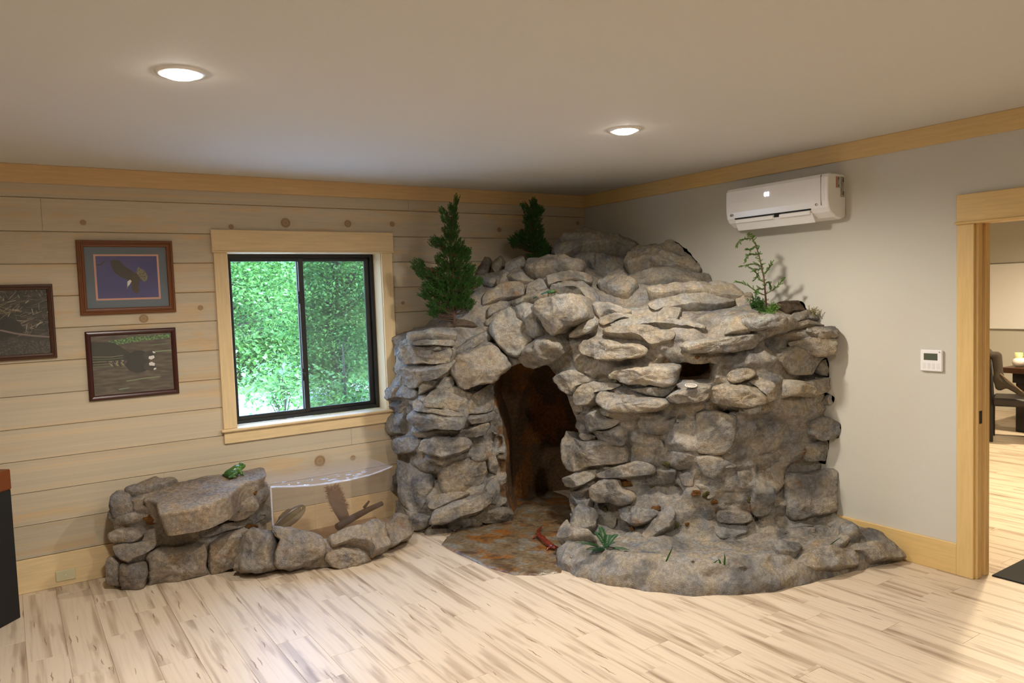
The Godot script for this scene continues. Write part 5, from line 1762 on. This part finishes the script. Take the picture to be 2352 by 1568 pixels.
# where a line of sight meets the stones that are set on the cave
func on_arch(u: float, v: float, whose := "rock_cave", f: Callable = cave) -> Vector3:
	var d := look(u, v)
	var best := 1e9
	var root := get_node(whose)
	for o in root.get_children():
		var m: Mesh = o.mesh
		var box_: AABB = m.get_aabb()
		if o.name == "body" or not box_.grow(0.01).intersects_ray(EYE, d): continue
		var a := m.surface_get_arrays(0)
		var vs: PackedVector3Array = a[Mesh.ARRAY_VERTEX]
		var ix: PackedInt32Array = a[Mesh.ARRAY_INDEX]
		for i in range(0, ix.size(), 3):
			var h = Geometry3D.ray_intersects_triangle(EYE, d, vs[ix[i]], vs[ix[i + 1]], vs[ix[i + 2]])
			if h != null: best = minf(best, EYE.distance_to(h))
	var core := march(f, u, v)
	if core != Vector3.INF: best = minf(best, EYE.distance_to(core))
	return EYE + d * best

func tinted(m: ArrayMesh, tint: Callable) -> ArrayMesh:
	var a := m.surface_get_arrays(0)
	var col := PackedColorArray()
	for p in a[Mesh.ARRAY_VERTEX]: col.append(tint.call(p))
	a[Mesh.ARRAY_COLOR] = col
	var r := ArrayMesh.new()
	r.add_surface_from_arrays(Mesh.PRIMITIVE_TRIANGLES, a)
	return r

# ---------------------------------------------------------------- plants
func leaflet(st: SurfaceTool, p: Vector3, d: Vector3, side: Vector3, len_: float, wid: float, c: Color) -> void:
	st.set_color(c)
	var m := p + d * len_ * 0.45
	var tip := p + d * len_
	var n := d.cross(side)
	tri(st, p, m + side * wid, tip, n)
	tri(st, p, m - side * wid, tip, n)

# a spray of scale leaves along a little twig
func spray(st: SurfaceTool, p: Vector3, d: Vector3, len_: float, r: RandomNumberGenerator) -> void:
	var n := 8
	var g := r.randf_range(0.6, 1.45)
	var c := Color(g, g * r.randf_range(0.95, 1.1), g * 0.9)
	var side := d.cross(Vector3(r.randf_range(-1, 1), r.randf_range(-1, 1), r.randf_range(-1, 1))).normalized()
	for k in n:
		var q := p + d * len_ * k / n
		for s in [-1.0, 1.0]:
			var e: Vector3 = (d * 0.9 + side * s * r.randf_range(0.4, 0.9) + Vector3(0, 0.15, 0)).normalized()
			leaflet(st, q, e, d.cross(e).normalized().cross(e), len_ * r.randf_range(0.26, 0.42) * (1.15 - 0.6 * k / n), 0.0024, c)
		side = side.rotated(d, 1.1)

# blobs: [x, y, rx, ry] in pixels, standing at a distance from the camera given by the foot of the tree
func cedar(label: String, foot: Vector3, spine: Array, blobs: Array, count: int, seed_: int) -> void:
	var t := thing("cedar_sapling", label, "evergreen sapling", foot, "little evergreens on the rock")
	var r := RandomNumberGenerator.new()
	r.seed = seed_
	var away := Vector3(look(1176, 784).x, 0, look(1176, 784).z).normalized()
	var depth := (foot - EYE).dot(away)
	var place := func(u: float, v: float, back := 0.0) -> Vector3:
		var d := look(u, v)
		return EYE + d * ((depth + back) / d.dot(away)) - foot
	var tr := begin()
	var sp := []
	var rad := []
	for i in spine.size():
		sp.append(place.call(spine[i][0], spine[i][1]))
		rad.append(lerpf(0.012, 0.003, float(i) / (spine.size() - 1)))
	tube(tr, sp, rad, 8)
	put("trunk", done(tr, true), M.bark, t)
	var br := begin()
	var fo := begin()
	var total := 0.0
	for b in blobs: total += b[2] * b[3]
	for b in blobs:
		var n := int(count * b[2] * b[3] / total)
		for k in n:
			var q := Vector3(r.randf_range(-1, 1), r.randf_range(-1, 1), r.randf_range(-1, 1))
			while q.length() > 1.0: q = Vector3(r.randf_range(-1, 1), r.randf_range(-1, 1), r.randf_range(-1, 1))
			q = q.normalized() * pow(q.length(), 0.75)
			var p: Vector3 = place.call(b[0] + q.x * b[2], b[1] + q.y * b[3], q.z * b[2] / FOCAL * depth * 0.9)
			if foot.z + p.z < 0.03 or foot.x + p.x > -0.03: continue
			# nearest point of the trunk, a little lower
			var best := 1e9
			var at: Vector3 = sp[0]
			for i in sp.size() - 1:
				for s in 5:
					var c: Vector3 = (sp[i] as Vector3).lerp(sp[i + 1], s / 5.0)
					var e := c.distance_squared_to(p) + maxf(c.y - p.y + 0.03, 0.0) * 0.3
					if e < best:
						best = e
						at = c
			var d: Vector3 = ((p - at).normalized() + Vector3(0, 0.75, 0) + Vector3(r.randf_range(-0.4, 0.4), r.randf_range(-0.3, 0.3), r.randf_range(-0.4, 0.4))).normalized()
			spray(fo, p, d, r.randf_range(0.028, 0.052), r)
			if k % 6 == 0: tube(br, [at, at.lerp(p, 0.5) + Vector3(0, -0.006, 0), p], [0.0035, 0.0025, 0.0012], 5, false)
	put("branches", done(br, true), M.bark, t)
	put("foliage", done(fo), M.leaf_dark, t)

func build_plants() -> void:
	var away := Vector3(look(1176, 784).x, 0, look(1176, 784).z).normalized()
	var at := func(u: float, v: float, depth: float) -> Vector3:
		var d := look(u, v)
		return EYE + d * (depth / d.dot(away))
	cedar("bushy dark green cedar sapling on the rock pillar beside the window", at.call(1045, 750, 5.95), [[1045, 752], [1043, 715], [1040, 640], [1035, 560], [1038, 510], [1048, 462]],
		[[1048, 466, 5, 10], [1042, 482, 9, 14], [1018, 488, 7, 8], [1035, 505, 17, 16], [1036, 535, 16, 20], [1036, 565, 26, 22], [1005, 560, 14, 12], [1040, 600, 36, 26], [1063, 585, 16, 14], [965, 612, 15, 14], [978, 632, 18, 14], [1030, 640, 46, 26], [1075, 625, 12, 18], [1000, 665, 30, 20], [1040, 672, 46, 26], [1082, 652, 22, 14], [980, 680, 14, 10], [1020, 702, 36, 20], [1060, 700, 30, 18], [1000, 725, 14, 8]], 2900, 1)
	cedar("narrow dark green cedar sapling on the high rock near the room corner", at.call(1227, 606, 6.62), [[1227, 610], [1224, 560], [1222, 510], [1225, 466]],
		[[1224, 470, 8, 10], [1207, 477, 8, 6], [1224, 490, 20, 14], [1238, 488, 10, 10], [1222, 512, 20, 14], [1228, 535, 20, 16], [1190, 558, 17, 16], [1222, 560, 28, 20], [1240, 575, 22, 16], [1255, 588, 12, 10], [1232, 595, 24, 8], [1200, 545, 10, 10]], 1400, 2)
	# thin sapling on the right
	var foot := on_arch(1757, 716)
	var t := thing("thin_sapling", "thin sparse evergreen sapling leaning on the rock below the air conditioner", "evergreen sapling", foot)
	var depth := (foot - EYE).dot(away)
	var P := func(u: float, v: float, b := 0.0) -> Vector3: return at.call(u, v, depth + b) - foot
	var stem := []
	var rad := []
	var line := [[1761, 724], [1759, 690], [1757, 660], [1754, 635], [1749, 612], [1743, 585], [1735, 560], [1726, 545], [1716, 538]]
	for i in line.size():
		stem.append(P.call(line[i][0], line[i][1]))
		rad.append(lerpf(0.0075, 0.0015, i / 8.0))
	var st := begin()
	tube(st, stem, rad, 7)
	put("stem", done(st, true), M.bark, t)
	var r := RandomNumberGenerator.new()
	r.seed = 12
	var fo := begin()
	var tw := begin()
	for b in [[1758, 678, 1735, 668, 1712, 652, 1690, 646, 0.05], [1758, 676, 1778, 664, 1790, 652, 1800, 640, -0.06], [1757, 650, 1742, 640, 1735, 620, 1715, 610, 0.1], [1753, 632, 1764, 620, 1768, 612, 1772, 604, -0.1], [1749, 612, 1735, 605, 1718, 608, 1697, 612, -0.04], [1750, 615, 1732, 622, 1742, 632, 1730, 645, 0.12], [1743, 586, 1730, 584, 1718, 586, 1712, 600, 0.03], [1736, 563, 1728, 572, 1720, 574, 1714, 573, -0.05], [1754, 655, 1764, 648, 1770, 654, 1772, 662, 0.1], [1757, 664, 1745, 662, 1738, 668, 1735, 676, -0.1], [1728, 548, 1712, 548, 1700, 552, 1690, 566, 0.0]]:
		var pts := [P.call(b[0], b[1]), P.call(b[2], b[3], b[8] * 0.4), P.call(b[4], b[5], b[8] * 0.8), P.call(b[6], b[7], b[8])]
		tube(tw, pts, [0.0025, 0.002, 0.0015, 0.0008], 5, false)
		for k in 20:
			var s := k / 20.0 * 3.0
			var i := mini(int(s), 2)
			var q: Vector3 = (pts[i] as Vector3).lerp(pts[i + 1], s - i)
			spray(fo, q, ((pts[i + 1] - pts[i]).normalized() + Vector3(r.randf_range(-0.8, 0.8), r.randf_range(-0.6, 0.6), r.randf_range(-0.8, 0.8))).normalized(), r.randf_range(0.018, 0.034), r)
	for k in 46:
		var s := r.randf_range(2.0, 7.9)
		var q: Vector3 = (stem[int(s)] as Vector3).lerp(stem[int(s) + 1], s - int(s))
		spray(fo, q, Vector3(r.randf_range(-1, 1), r.randf_range(-0.1, 1), r.randf_range(-1, 1)).normalized(), r.randf_range(0.02, 0.035), r)
	put("twigs", done(tw, true), M.bark, t)
	put("foliage", done(fo), M.leaf_mid, t)
	# low green tufts at its foot
	tuft("leafy_tuft", "low dark green leafy tuft at the foot of the thin sapling", [[1740, 700], [1748, 712], [1738, 690], [1732, 703]], 70, 0.07, M.leaf_dark, 21)
	tuft("leafy_sprig", "small bright green leafy sprig right of the thin sapling's stem", [[1770, 712], [1776, 706]], 34, 0.055, M.leaf_mid, 22)
	tuft("straw_sprig", "tiny faded straw sprig on the far right end of the rock top", [[1868, 716]], 12, 0.06, flat(Color8(150, 140, 96), 0.8), 23)
	# fern and grass in the planter
	var fp := on_arch(1392, 1262)
	var fe := thing("fern", "small dark green fern in the rock planter by the cave doorway", "fern", fp)
	for b in [[1320, 1247, 0.16], [1334, 1249, 0.12], [1378, 1210, 0.22], [1366, 1222, 0.18], [1420, 1227, 0.18], [1412, 1246, 0.1], [1445, 1263, 0.10], [1400, 1272, 0.02], [1360, 1266, 0.06], [1430, 1268, 0.05], [1398, 1228, 0.2], [1345, 1262, 0.08]]:
		var depth2 := (fp - EYE).dot(away)
		var tip: Vector3 = at.call(b[0], b[1], depth2 + (0.05 if b[1] < 1240 else -0.03)) - fp
		var fs := begin()
		var mid := tip * 0.5 + Vector3(0, b[2] * 0.25, 0)
		for k in 16:
			var s := (k + 1) / 17.0
			var q := (mid * (2.0 * s * (1.0 - s))) + tip * s * s
			var d := (mid * (2.0 - 4.0 * s) + tip * 2.0 * s).normalized()
			var o := d.cross(Vector3.UP).normalized()
			var g := r.randf_range(0.6, 1.3)
			for w in [-1.0, 1.0]:
				leaflet(fs, q, (o * w + d * 0.5).normalized(), d, 0.034 * sin(PI * (0.12 + s * 0.85)), 0.006, Color(g, g, g))
		put("frond", done(fs), M.fern, fe)
	for b in [["grass_tuft", "single upright grass blade in the rock planter", [[1530, 1289, 1547, 1251]]], ["grass_sprig", "few short grass blades near the front of the rock planter", [[1664, 1297, 1664, 1269], [1655, 1294, 1648, 1282], [1650, 1292, 1608, 1293], [1640, 1292, 1655, 1284]]], ["grass_curl", "curved grass blade between small stones near the right planter end", [[1908, 1250, 1935, 1232]]]]:
		var q0: Array = b[2][0]
		var g0 := on_arch(q0[0], q0[1])
		var gr := thing(b[0], b[1], "grass", g0)
		for q in b[2]:
			var dg := (g0 - EYE).dot(away)
			var a: Vector3 = at.call(q[0], q[1], dg) - g0
			var e: Vector3 = at.call(q[2], q[3], dg) - g0
			var gs := begin()
			var w := Vector3(0.83, 0, 0.56) * 0.006
			var m: Vector3 = a.lerp(e, 0.5) + Vector3(0.004, 0.004, 0)
			gs.set_color(Color(0.8, 0.9, 0.7))
			quad(gs, a - w, a + w, m + w * 0.8, m - w * 0.8, Vector3(-0.56, 0, 0.83))
			tri(gs, m - w * 0.8, m + w * 0.8, e, Vector3(-0.56, 0, 0.83))
			put("blade", done(gs), M.leaf_dark, gr)

func tuft(called: String, label: String, spots: Array, count: int, size: float, m: Material, seed_: int) -> void:
	var r := RandomNumberGenerator.new()
	r.seed = seed_
	var p0 := on_arch(spots[0][0], spots[0][1] + 8)
	var t := thing(called, label, "small plant", p0)
	var st := begin()
	for s in spots:
		var p := on_arch(s[0], s[1] + 8) - p0
		for k in count / spots.size():
			spray(st, p + Vector3(r.randf_range(-0.02, 0.02), r.randf_range(-0.005, 0.03), r.randf_range(-0.02, 0.02)), Vector3(r.randf_range(-1, 1), r.randf_range(0.2, 1.2), r.randf_range(-1, 1)).normalized(), size * r.randf_range(0.5, 1.0), r)
	put("foliage", done(st), m, t)

# ---------------------------------------------------------------- the room beyond the doorway
func leather_chair(label: String, at: Vector3, turn: float) -> void:
	var t := thing("dining_chair", label, "chair", at, "dark leather chairs at the meeting table")
	t.rotation.y = turn           # faces +x before turning
	var lm := flat(Color8(34, 27, 23), 0.45)
	var wm := flat(Color8(22, 18, 16), 0.5)
	put("seat", box_mesh(Vector3(-0.22, 0.40, -0.23), Vector3(0.24, 0.49, 0.23), 0.02), lm, t)
	put("backrest", box_mesh(Vector3(-0.29, 0.40, -0.235), Vector3(-0.21, 0.98, 0.235), 0.02, Transform3D(Basis(Vector3.BACK, 0.06), Vector3(0.02, 0.0, 0))), lm, t)
	for s in [-1.0, 1.0]:
		put("leg", box_mesh(Vector3(-0.255, 0, s * 0.20 - 0.022), Vector3(-0.210, 0.41, s * 0.20 + 0.022), 0.003), wm, t)
		put("leg", box_mesh(Vector3(0.185, 0, s * 0.20 - 0.022), Vector3(0.230, 0.41, s * 0.20 + 0.022), 0.003), wm, t)
		var nails := begin()
		for k in 26:
			var y := 0.42 + k * 0.021
			lathe(nails, [Vector2(0, 0.004), Vector2(0.005, 0.003), Vector2(0.007, 0)], 8, Transform3D(Basis(Vector3.RIGHT, s * PI / 2), Vector3(-0.262 - (y - 0.4) * 0.06, y, s * 0.235)))
		put("nailhead_trim", done(nails, true), flat(Color8(196, 176, 130), 0.3, 0.5, 0.8), t)

func build_beyond() -> void:
	var wb := thing("whiteboard", "large white board on the far wall of the room beyond the doorway", "whiteboard", Vector3(EAST, 1.10, 1.3))
	put("panel", box_mesh(Vector3(-0.018, 0.012, -1.1), Vector3(0, 0.90, 1.4), 0.0), flat(Color8(240, 238, 236), 0.25), wb)
	for s in [[Vector3(-0.024, 0, -1.115), Vector3(0, 0.014, 1.415)], [Vector3(-0.024, 0.90, -1.115), Vector3(0, 0.914, 1.415)], [Vector3(-0.024, 0, -1.115), Vector3(0, 0.914, -1.10)], [Vector3(-0.024, 0, 1.40), Vector3(0, 0.914, 1.415)]]:
		put("frame_side", box_mesh(s[0], s[1], 0.001), M.steel, wb)
	leather_chair("dark leather chair with a jacket over its back near the meeting table", Vector3(4.5, 0, 1.97), -1.21)
	leather_chair("dark leather chair on the far side of the meeting table", Vector3(6.15, 0, 1.75), PI - 0.1)
	var jk := thing("jacket", "grey brown jacket draped over the near leather chair", "jacket", Vector3(4.5, 0, 1.97))
	jk.rotation.y = -1.21
	var jm := flat(Color8(58, 49, 38), 0.95)
	put("cloth", capsules([[Vector3(-0.27, 0.98, 0.02), Vector3(-0.27, 0.97, 0.22), 0.045, 0.05], [Vector3(-0.18, 0.95, 0.15), Vector3(-0.15, 0.62, 0.21), 0.05, 0.045], [Vector3(-0.16, 0.70, 0.20), Vector3(0.06, 0.55, 0.25), 0.04, 0.03], [Vector3(-0.19, 0.92, 0.0), Vector3(-0.17, 0.66, 0.05), 0.045, 0.04]], 0.05, 0.015), jm, jk)
	put("trim_band", capsules([[Vector3(-0.14, 0.76, 0.235), Vector3(0.05, 0.585, 0.275), 0.008, 0.008]], 0.004, 0.004), flat(Color8(120, 100, 78), 0.9), jk)
	var tb := thing("meeting_table", "dark brown wooden table in the room beyond the doorway", "table", Vector3(5.0, 0, 1.7))
	var tm := flat(Color8(70, 44, 28), 0.35)
	var dm := flat(Color8(30, 22, 18), 0.45)
	put("tabletop", box_mesh(Vector3(-0.12, 0.70, -0.05), Vector3(0.95, 0.765, 1.7), 0.006), tm, tb)
	put("apron", box_mesh(Vector3(-0.02, 0.58, 0.03), Vector3(0.86, 0.70, 1.62), 0.003), dm, tb)
	for x in [0.02, 0.78]:
		for z in [0.05, 1.52]: put("leg", box_mesh(Vector3(x, 0, z), Vector3(x + 0.09, 0.60, z + 0.09), 0.004), dm, tb)
	put("stretcher", box_mesh(Vector3(0.04, 0.12, 0.1), Vector3(0.09, 0.17, 1.55), 0.003), dm, tb)
	put("stretcher", box_mesh(Vector3(0.08, 0.12, 0.07), Vector3(0.80, 0.17, 0.12), 0.003), dm, tb)
	var pk := thing("plastic_bag", "crumpled clear white plastic bag lying on the meeting table", "plastic bag", Vector3(5.02, 0.775, 1.78))
	var bag := capsules([[Vector3(0, 0.045, -0.02), Vector3(0.25, 0.045, 0.30), 0.05, 0.055], [Vector3(0.02, 0.04, 0.1), Vector3(0.3, 0.05, 0.05), 0.045, 0.045], [Vector3(0.05, 0.03, 0.3), Vector3(0.1, 0.04, 0.45), 0.05, 0.04]], 0.03, 0.014)
	put("wrap", bag, flat(Color8(222, 212, 204), 0.2), pk)
	var cup := thing("drinking_cup", "pale yellow drinking cup behind the near leather chair", "cup", Vector3(5.22, 0.765, 1.70))
	var cs := begin()
	lathe(cs, [Vector2(0, 0), Vector2(0.035, 0), Vector2(0.044, 0.15), Vector2(0.040, 0.15), Vector2(0.032, 0.006), Vector2(0, 0.006)], 20)
	put("shell", done(cs, true), flat(Color8(206, 206, 150), 0.3), cup)
	var mat := thing("door_mat", "black rubber door mat just beyond the doorway threshold", "door mat", Vector3(0.12, 0, 3.615))
	put("pad", box_mesh(Vector3(0, 0, 0), Vector3(0.62, 0.009, 0.86), 0.003), flat(Color8(20, 18, 17), 0.85), mat)

# ---------------------------------------------------------------- outside the window
func leaf_mesh(size: float) -> ArrayMesh:
	var st := begin()
	var a := Vector3(0, 0, 0)
	var b := Vector3(0.32, 0.10, 0.42) * size
	var c := Vector3(0, 0.0, 1.0) * size
	var d := Vector3(-0.32, 0.10, 0.42) * size
	st.set_color(Color.WHITE)
	tri(st, a, b, c, Vector3.UP)
	tri(st, a, d, c, Vector3.UP)
	return done(st)

func tree(called: String, label: String, at: Vector3, height: float, crown: Vector3, crown_y: float, clumps: int, per: int, size: float, m: Material, seed_: int, group: String) -> void:
	var t := thing(called, label, "tree" if height > 2.2 else "bush", at, group)
	var r := RandomNumberGenerator.new()
	r.seed = seed_
	var tr := begin()
	var tops := []
	var w := height * 0.016
	var lean := Vector3(r.randf_range(-0.1, 0.1), 0, r.randf_range(-0.1, 0.1)) * height
	tube(tr, [Vector3.ZERO, Vector3(0, height * 0.3, 0) + lean * 0.3, Vector3(0, height * 0.65, 0) + lean * 0.7, Vector3(0, height * 0.95, 0) + lean], [w * 1.4, w, w * 0.7, w * 0.25], 8)
	put("trunk", done(tr, true), M.bark_grey, t)
	var mm := MultiMesh.new()
	mm.transform_format = MultiMesh.TRANSFORM_3D
	mm.use_colors = true
	mm.mesh = leaf_mesh(size)
	mm.instance_count = clumps * per
	var br := begin()
	for c in clumps:
		var q := Vector3(r.randfn(), r.randfn(), r.randfn()).normalized() * pow(r.randf(), 0.4)
		var p := Vector3(q.x * crown.x, crown_y + q.y * crown.y, q.z * crown.z)
		if c % 4 == 0: tube(br, [Vector3(0, clampf(p.y - 0.5, 0.2, height * 0.9), 0) + lean * 0.5, p], [w * 0.4, w * 0.08], 5, false)
		var spread := r.randf_range(0.7, 1.3) * size * 3.0
		var g := r.randf_range(0.4, 1.35)
		var tilt := Vector3(r.randf_range(-0.4, 0.4), 0, r.randf_range(-0.4, 0.4))
		for k in per:
			var o := Vector3(r.randfn() * spread, r.randfn() * spread * 0.45, r.randfn() * spread)
			var b := Basis.from_euler(Vector3(r.randf_range(-0.2, 0.9) + tilt.x, r.randf() * TAU, r.randf_range(-0.5, 0.5) + tilt.z)).scaled(Vector3.ONE * r.randf_range(0.6, 1.2))
			mm.set_instance_transform(c * per + k, Transform3D(b, p + o))
			var j := g * r.randf_range(0.85, 1.15)
			mm.set_instance_color(c * per + k, Color(j, j, j * r.randf_range(0.8, 1.1)))
	put("branches", done(br, true), M.bark_grey, t)
	var o := MultiMeshInstance3D.new()
	o.name = "foliage"
	o.multimesh = mm
	o.material_override = m
	o.set_meta("kind", "stuff")
	t.add_child(o, true)

func build_outside() -> void:
	var g := thing("ground", "pale sunlit gravel and grass outside the window", "ground", Vector3.ZERO, "", "structure")
	put("gravel", box_mesh(Vector3(-30, -0.6, -13.8), Vector3(30, -0.45, -0.3), 0.0), flat(Color8(214, 212, 204), 0.9), g)
	put("grass", box_mesh(Vector3(-60, -0.65, -80), Vector3(60, -0.46, -13.8), 0.0), flat(Color8(104, 146, 70), 0.9), g)
	var gy := -0.46
	var n := "trees outside the window"
	tree("maple_tree", "broad leafy tree nearest the window, seen through the left window pane", Vector3(-2.1, gy, -9.5), 6.0, Vector3(2.7, 1.45, 1.2), 2.85, 430, 60, 0.085, M.leaf_outside, 1, n)
	tree("maple_tree", "tall slim leafy tree behind the right window pane", Vector3(1.35, gy, -10.5), 7.0, Vector3(1.25, 2.2, 1.0), 2.1, 330, 60, 0.085, M.leaf_outside, 2, n)
	tree("maple_tree", "leafy tree standing furthest left behind the gravel", Vector3(0.6, gy, -16.5), 8.0, Vector3(1.9, 3.2, 1.6), 2.6, 300, 40, 0.17, M.leaf_outside, 3, n)
	tree("maple_tree", "leafy tree behind the window's meeting stile", Vector3(2.9, gy, -17.0), 8.5, Vector3(2.0, 3.6, 1.6), 2.8, 300, 40, 0.17, M.leaf_outside, 4, n)
	tree("maple_tree", "leafy tree standing furthest right behind the gravel", Vector3(5.6, gy, -20.0), 9.0, Vector3(2.2, 3.8, 1.6), 3.0, 300, 40, 0.18, M.leaf_outside, 5, n)
	tree("maple_tree", "widest leafy tree, filling the gap far behind the other trees", Vector3(4.0, gy, -27.0), 11.0, Vector3(5.5, 4.6, 2.0), 4.2, 360, 40, 0.26, M.leaf_outside, 6, n)
	var spots := [[-2.4, -17.0], [-6.0, -15.5], [-10.0, -18.0], [8.8, -18.5], [12.5, -17.0]]
	for i in spots.size():
		tree("maple_tree", "leafy tree in the row along the grass, away from the view through the window", Vector3(spots[i][0], gy, spots[i][1]), 9.0, Vector3(2.2, 3.6, 1.8), 3.0, 220, 40, 0.19, M.leaf_outside, 20 + i, "trees in the row along the grass")
	tree("leafy_bush", "small leafy bush close outside the left window pane", Vector3(-1.66, gy, -4.5), 1.6, Vector3(0.34, 0.36, 0.3), 1.12, 46, 26, 0.085, M.leaf_outside, 7, "bushes outside the window")
	tree("leafy_bush", "green leafy bush outside the lower right window pane", Vector3(-0.35, gy, -5.6), 1.7, Vector3(0.62, 0.42, 0.4), 0.62, 70, 28, 0.085, M.leaf_outside, 8, "bushes outside the window")

# ---------------------------------------------------------------- everything
func _ready() -> void:
	# camera
	var cam := Camera3D.new()
	cam.name = "camera"
	cam.position = EYE
	cam.rotation = TURN
	cam.fov = rad_to_deg(2.0 * atan(784.0 / FOCAL))
	cam.near = 0.05
	cam.far = 200.0
	add_child(cam)
	cam.current = true
	eye_basis = Basis.from_euler(TURN)
	# sky, sun, exposure
	var env := Environment.new()
	env.background_mode = Environment.BG_SKY
	var sky := Sky.new()
	var sm_ := ProceduralSkyMaterial.new()
	sm_.sky_top_color = Color(0.50, 0.66, 0.88)
	sm_.sky_horizon_color = Color(0.86, 0.91, 0.95)
	sm_.ground_horizon_color = Color(0.80, 0.83, 0.80)
	sm_.ground_bottom_color = Color(0.42, 0.46, 0.38)
	sm_.sky_energy_multiplier = 3.0
	sm_.ground_energy_multiplier = 2.5
	sky.sky_material = sm_
	env.sky = sky
	env.tonemap_mode = Environment.TONE_MAPPER_LINEAR
	env.tonemap_exposure = 1.75
	env.ambient_light_source = Environment.AMBIENT_SOURCE_DISABLED
	env.sdfgi_enabled = true
	env.ssao_enabled = true
	env.ssil_enabled = true
	var we := WorldEnvironment.new()
	we.name = "surroundings"
	we.environment = env
	add_child(we)
	var sun := DirectionalLight3D.new()
	sun.name = "sun"
	sun.rotation_degrees = Vector3(-52, 28, 0)
	sun.light_energy = 1.7
	sun.light_color = Color(1.0, 0.96, 0.88)
	sun.light_angular_distance = 0.6
	sun.shadow_enabled = true
	add_child(sun)
	# noise fields shared by the rock, its colours and the prints
	N.big = noise(1, 1.6, 2)
	N.mid = noise(2, 6.0, 3)
	N.layer = noise(3, 2.2, 2)
	N.crack = noise(15, 1.5, 3)
	N.crack.fractal_type = FastNoiseLite.FRACTAL_RIDGED
	N.block = noise(17, 2.3, 1, FastNoiseLite.TYPE_CELLULAR)
	N.block.cellular_return_type = FastNoiseLite.RETURN_CELL_VALUE
	N.ledge = noise(16, 5.0, 3)
	N.tint = noise(4, 2.4, 4)
	N.tint2 = noise(5, 3.4, 4)
	N.lichen = noise(6, 7.0, 4)
	N.stone = noise(7, 7.0, 3)
	N.stone2 = noise(8, 34.0, 3)
	N.print = noise(9, 0.06, 3)
	N.ripple = noise(10, 11.0, 2)
	materials()
	var warm := Color(1.0, 0.968, 0.918)
	recessed_light(Vector3(-4.11, H, 2.44), "recessed round ceiling light in front of the framed pictures", 3.0, warm)
	recessed_light(Vector3(-1.69, H, 2.42), "recessed round ceiling light in front of the rock cave", 3.0, warm)
	recessed_light(Vector3(-2.9, H, 4.85), "recessed round ceiling light in the middle of the room, away from the walls", 3.4, warm)
	recessed_light(Vector3(2.0, H, 3.0), "recessed round ceiling light just beyond the doorway", 6.5, Color(1.0, 0.92, 0.78))
	recessed_light(Vector3(4.6, H, 2.6), "recessed round ceiling light over the meeting table", 6.5, Color(1.0, 0.92, 0.78))
	build_shell()
	build_cave()
	build_bench()
	build_pictures()
	build_wall_things()
	build_pond()
	build_animals()
	build_plants()
	build_beyond()
	build_outside()
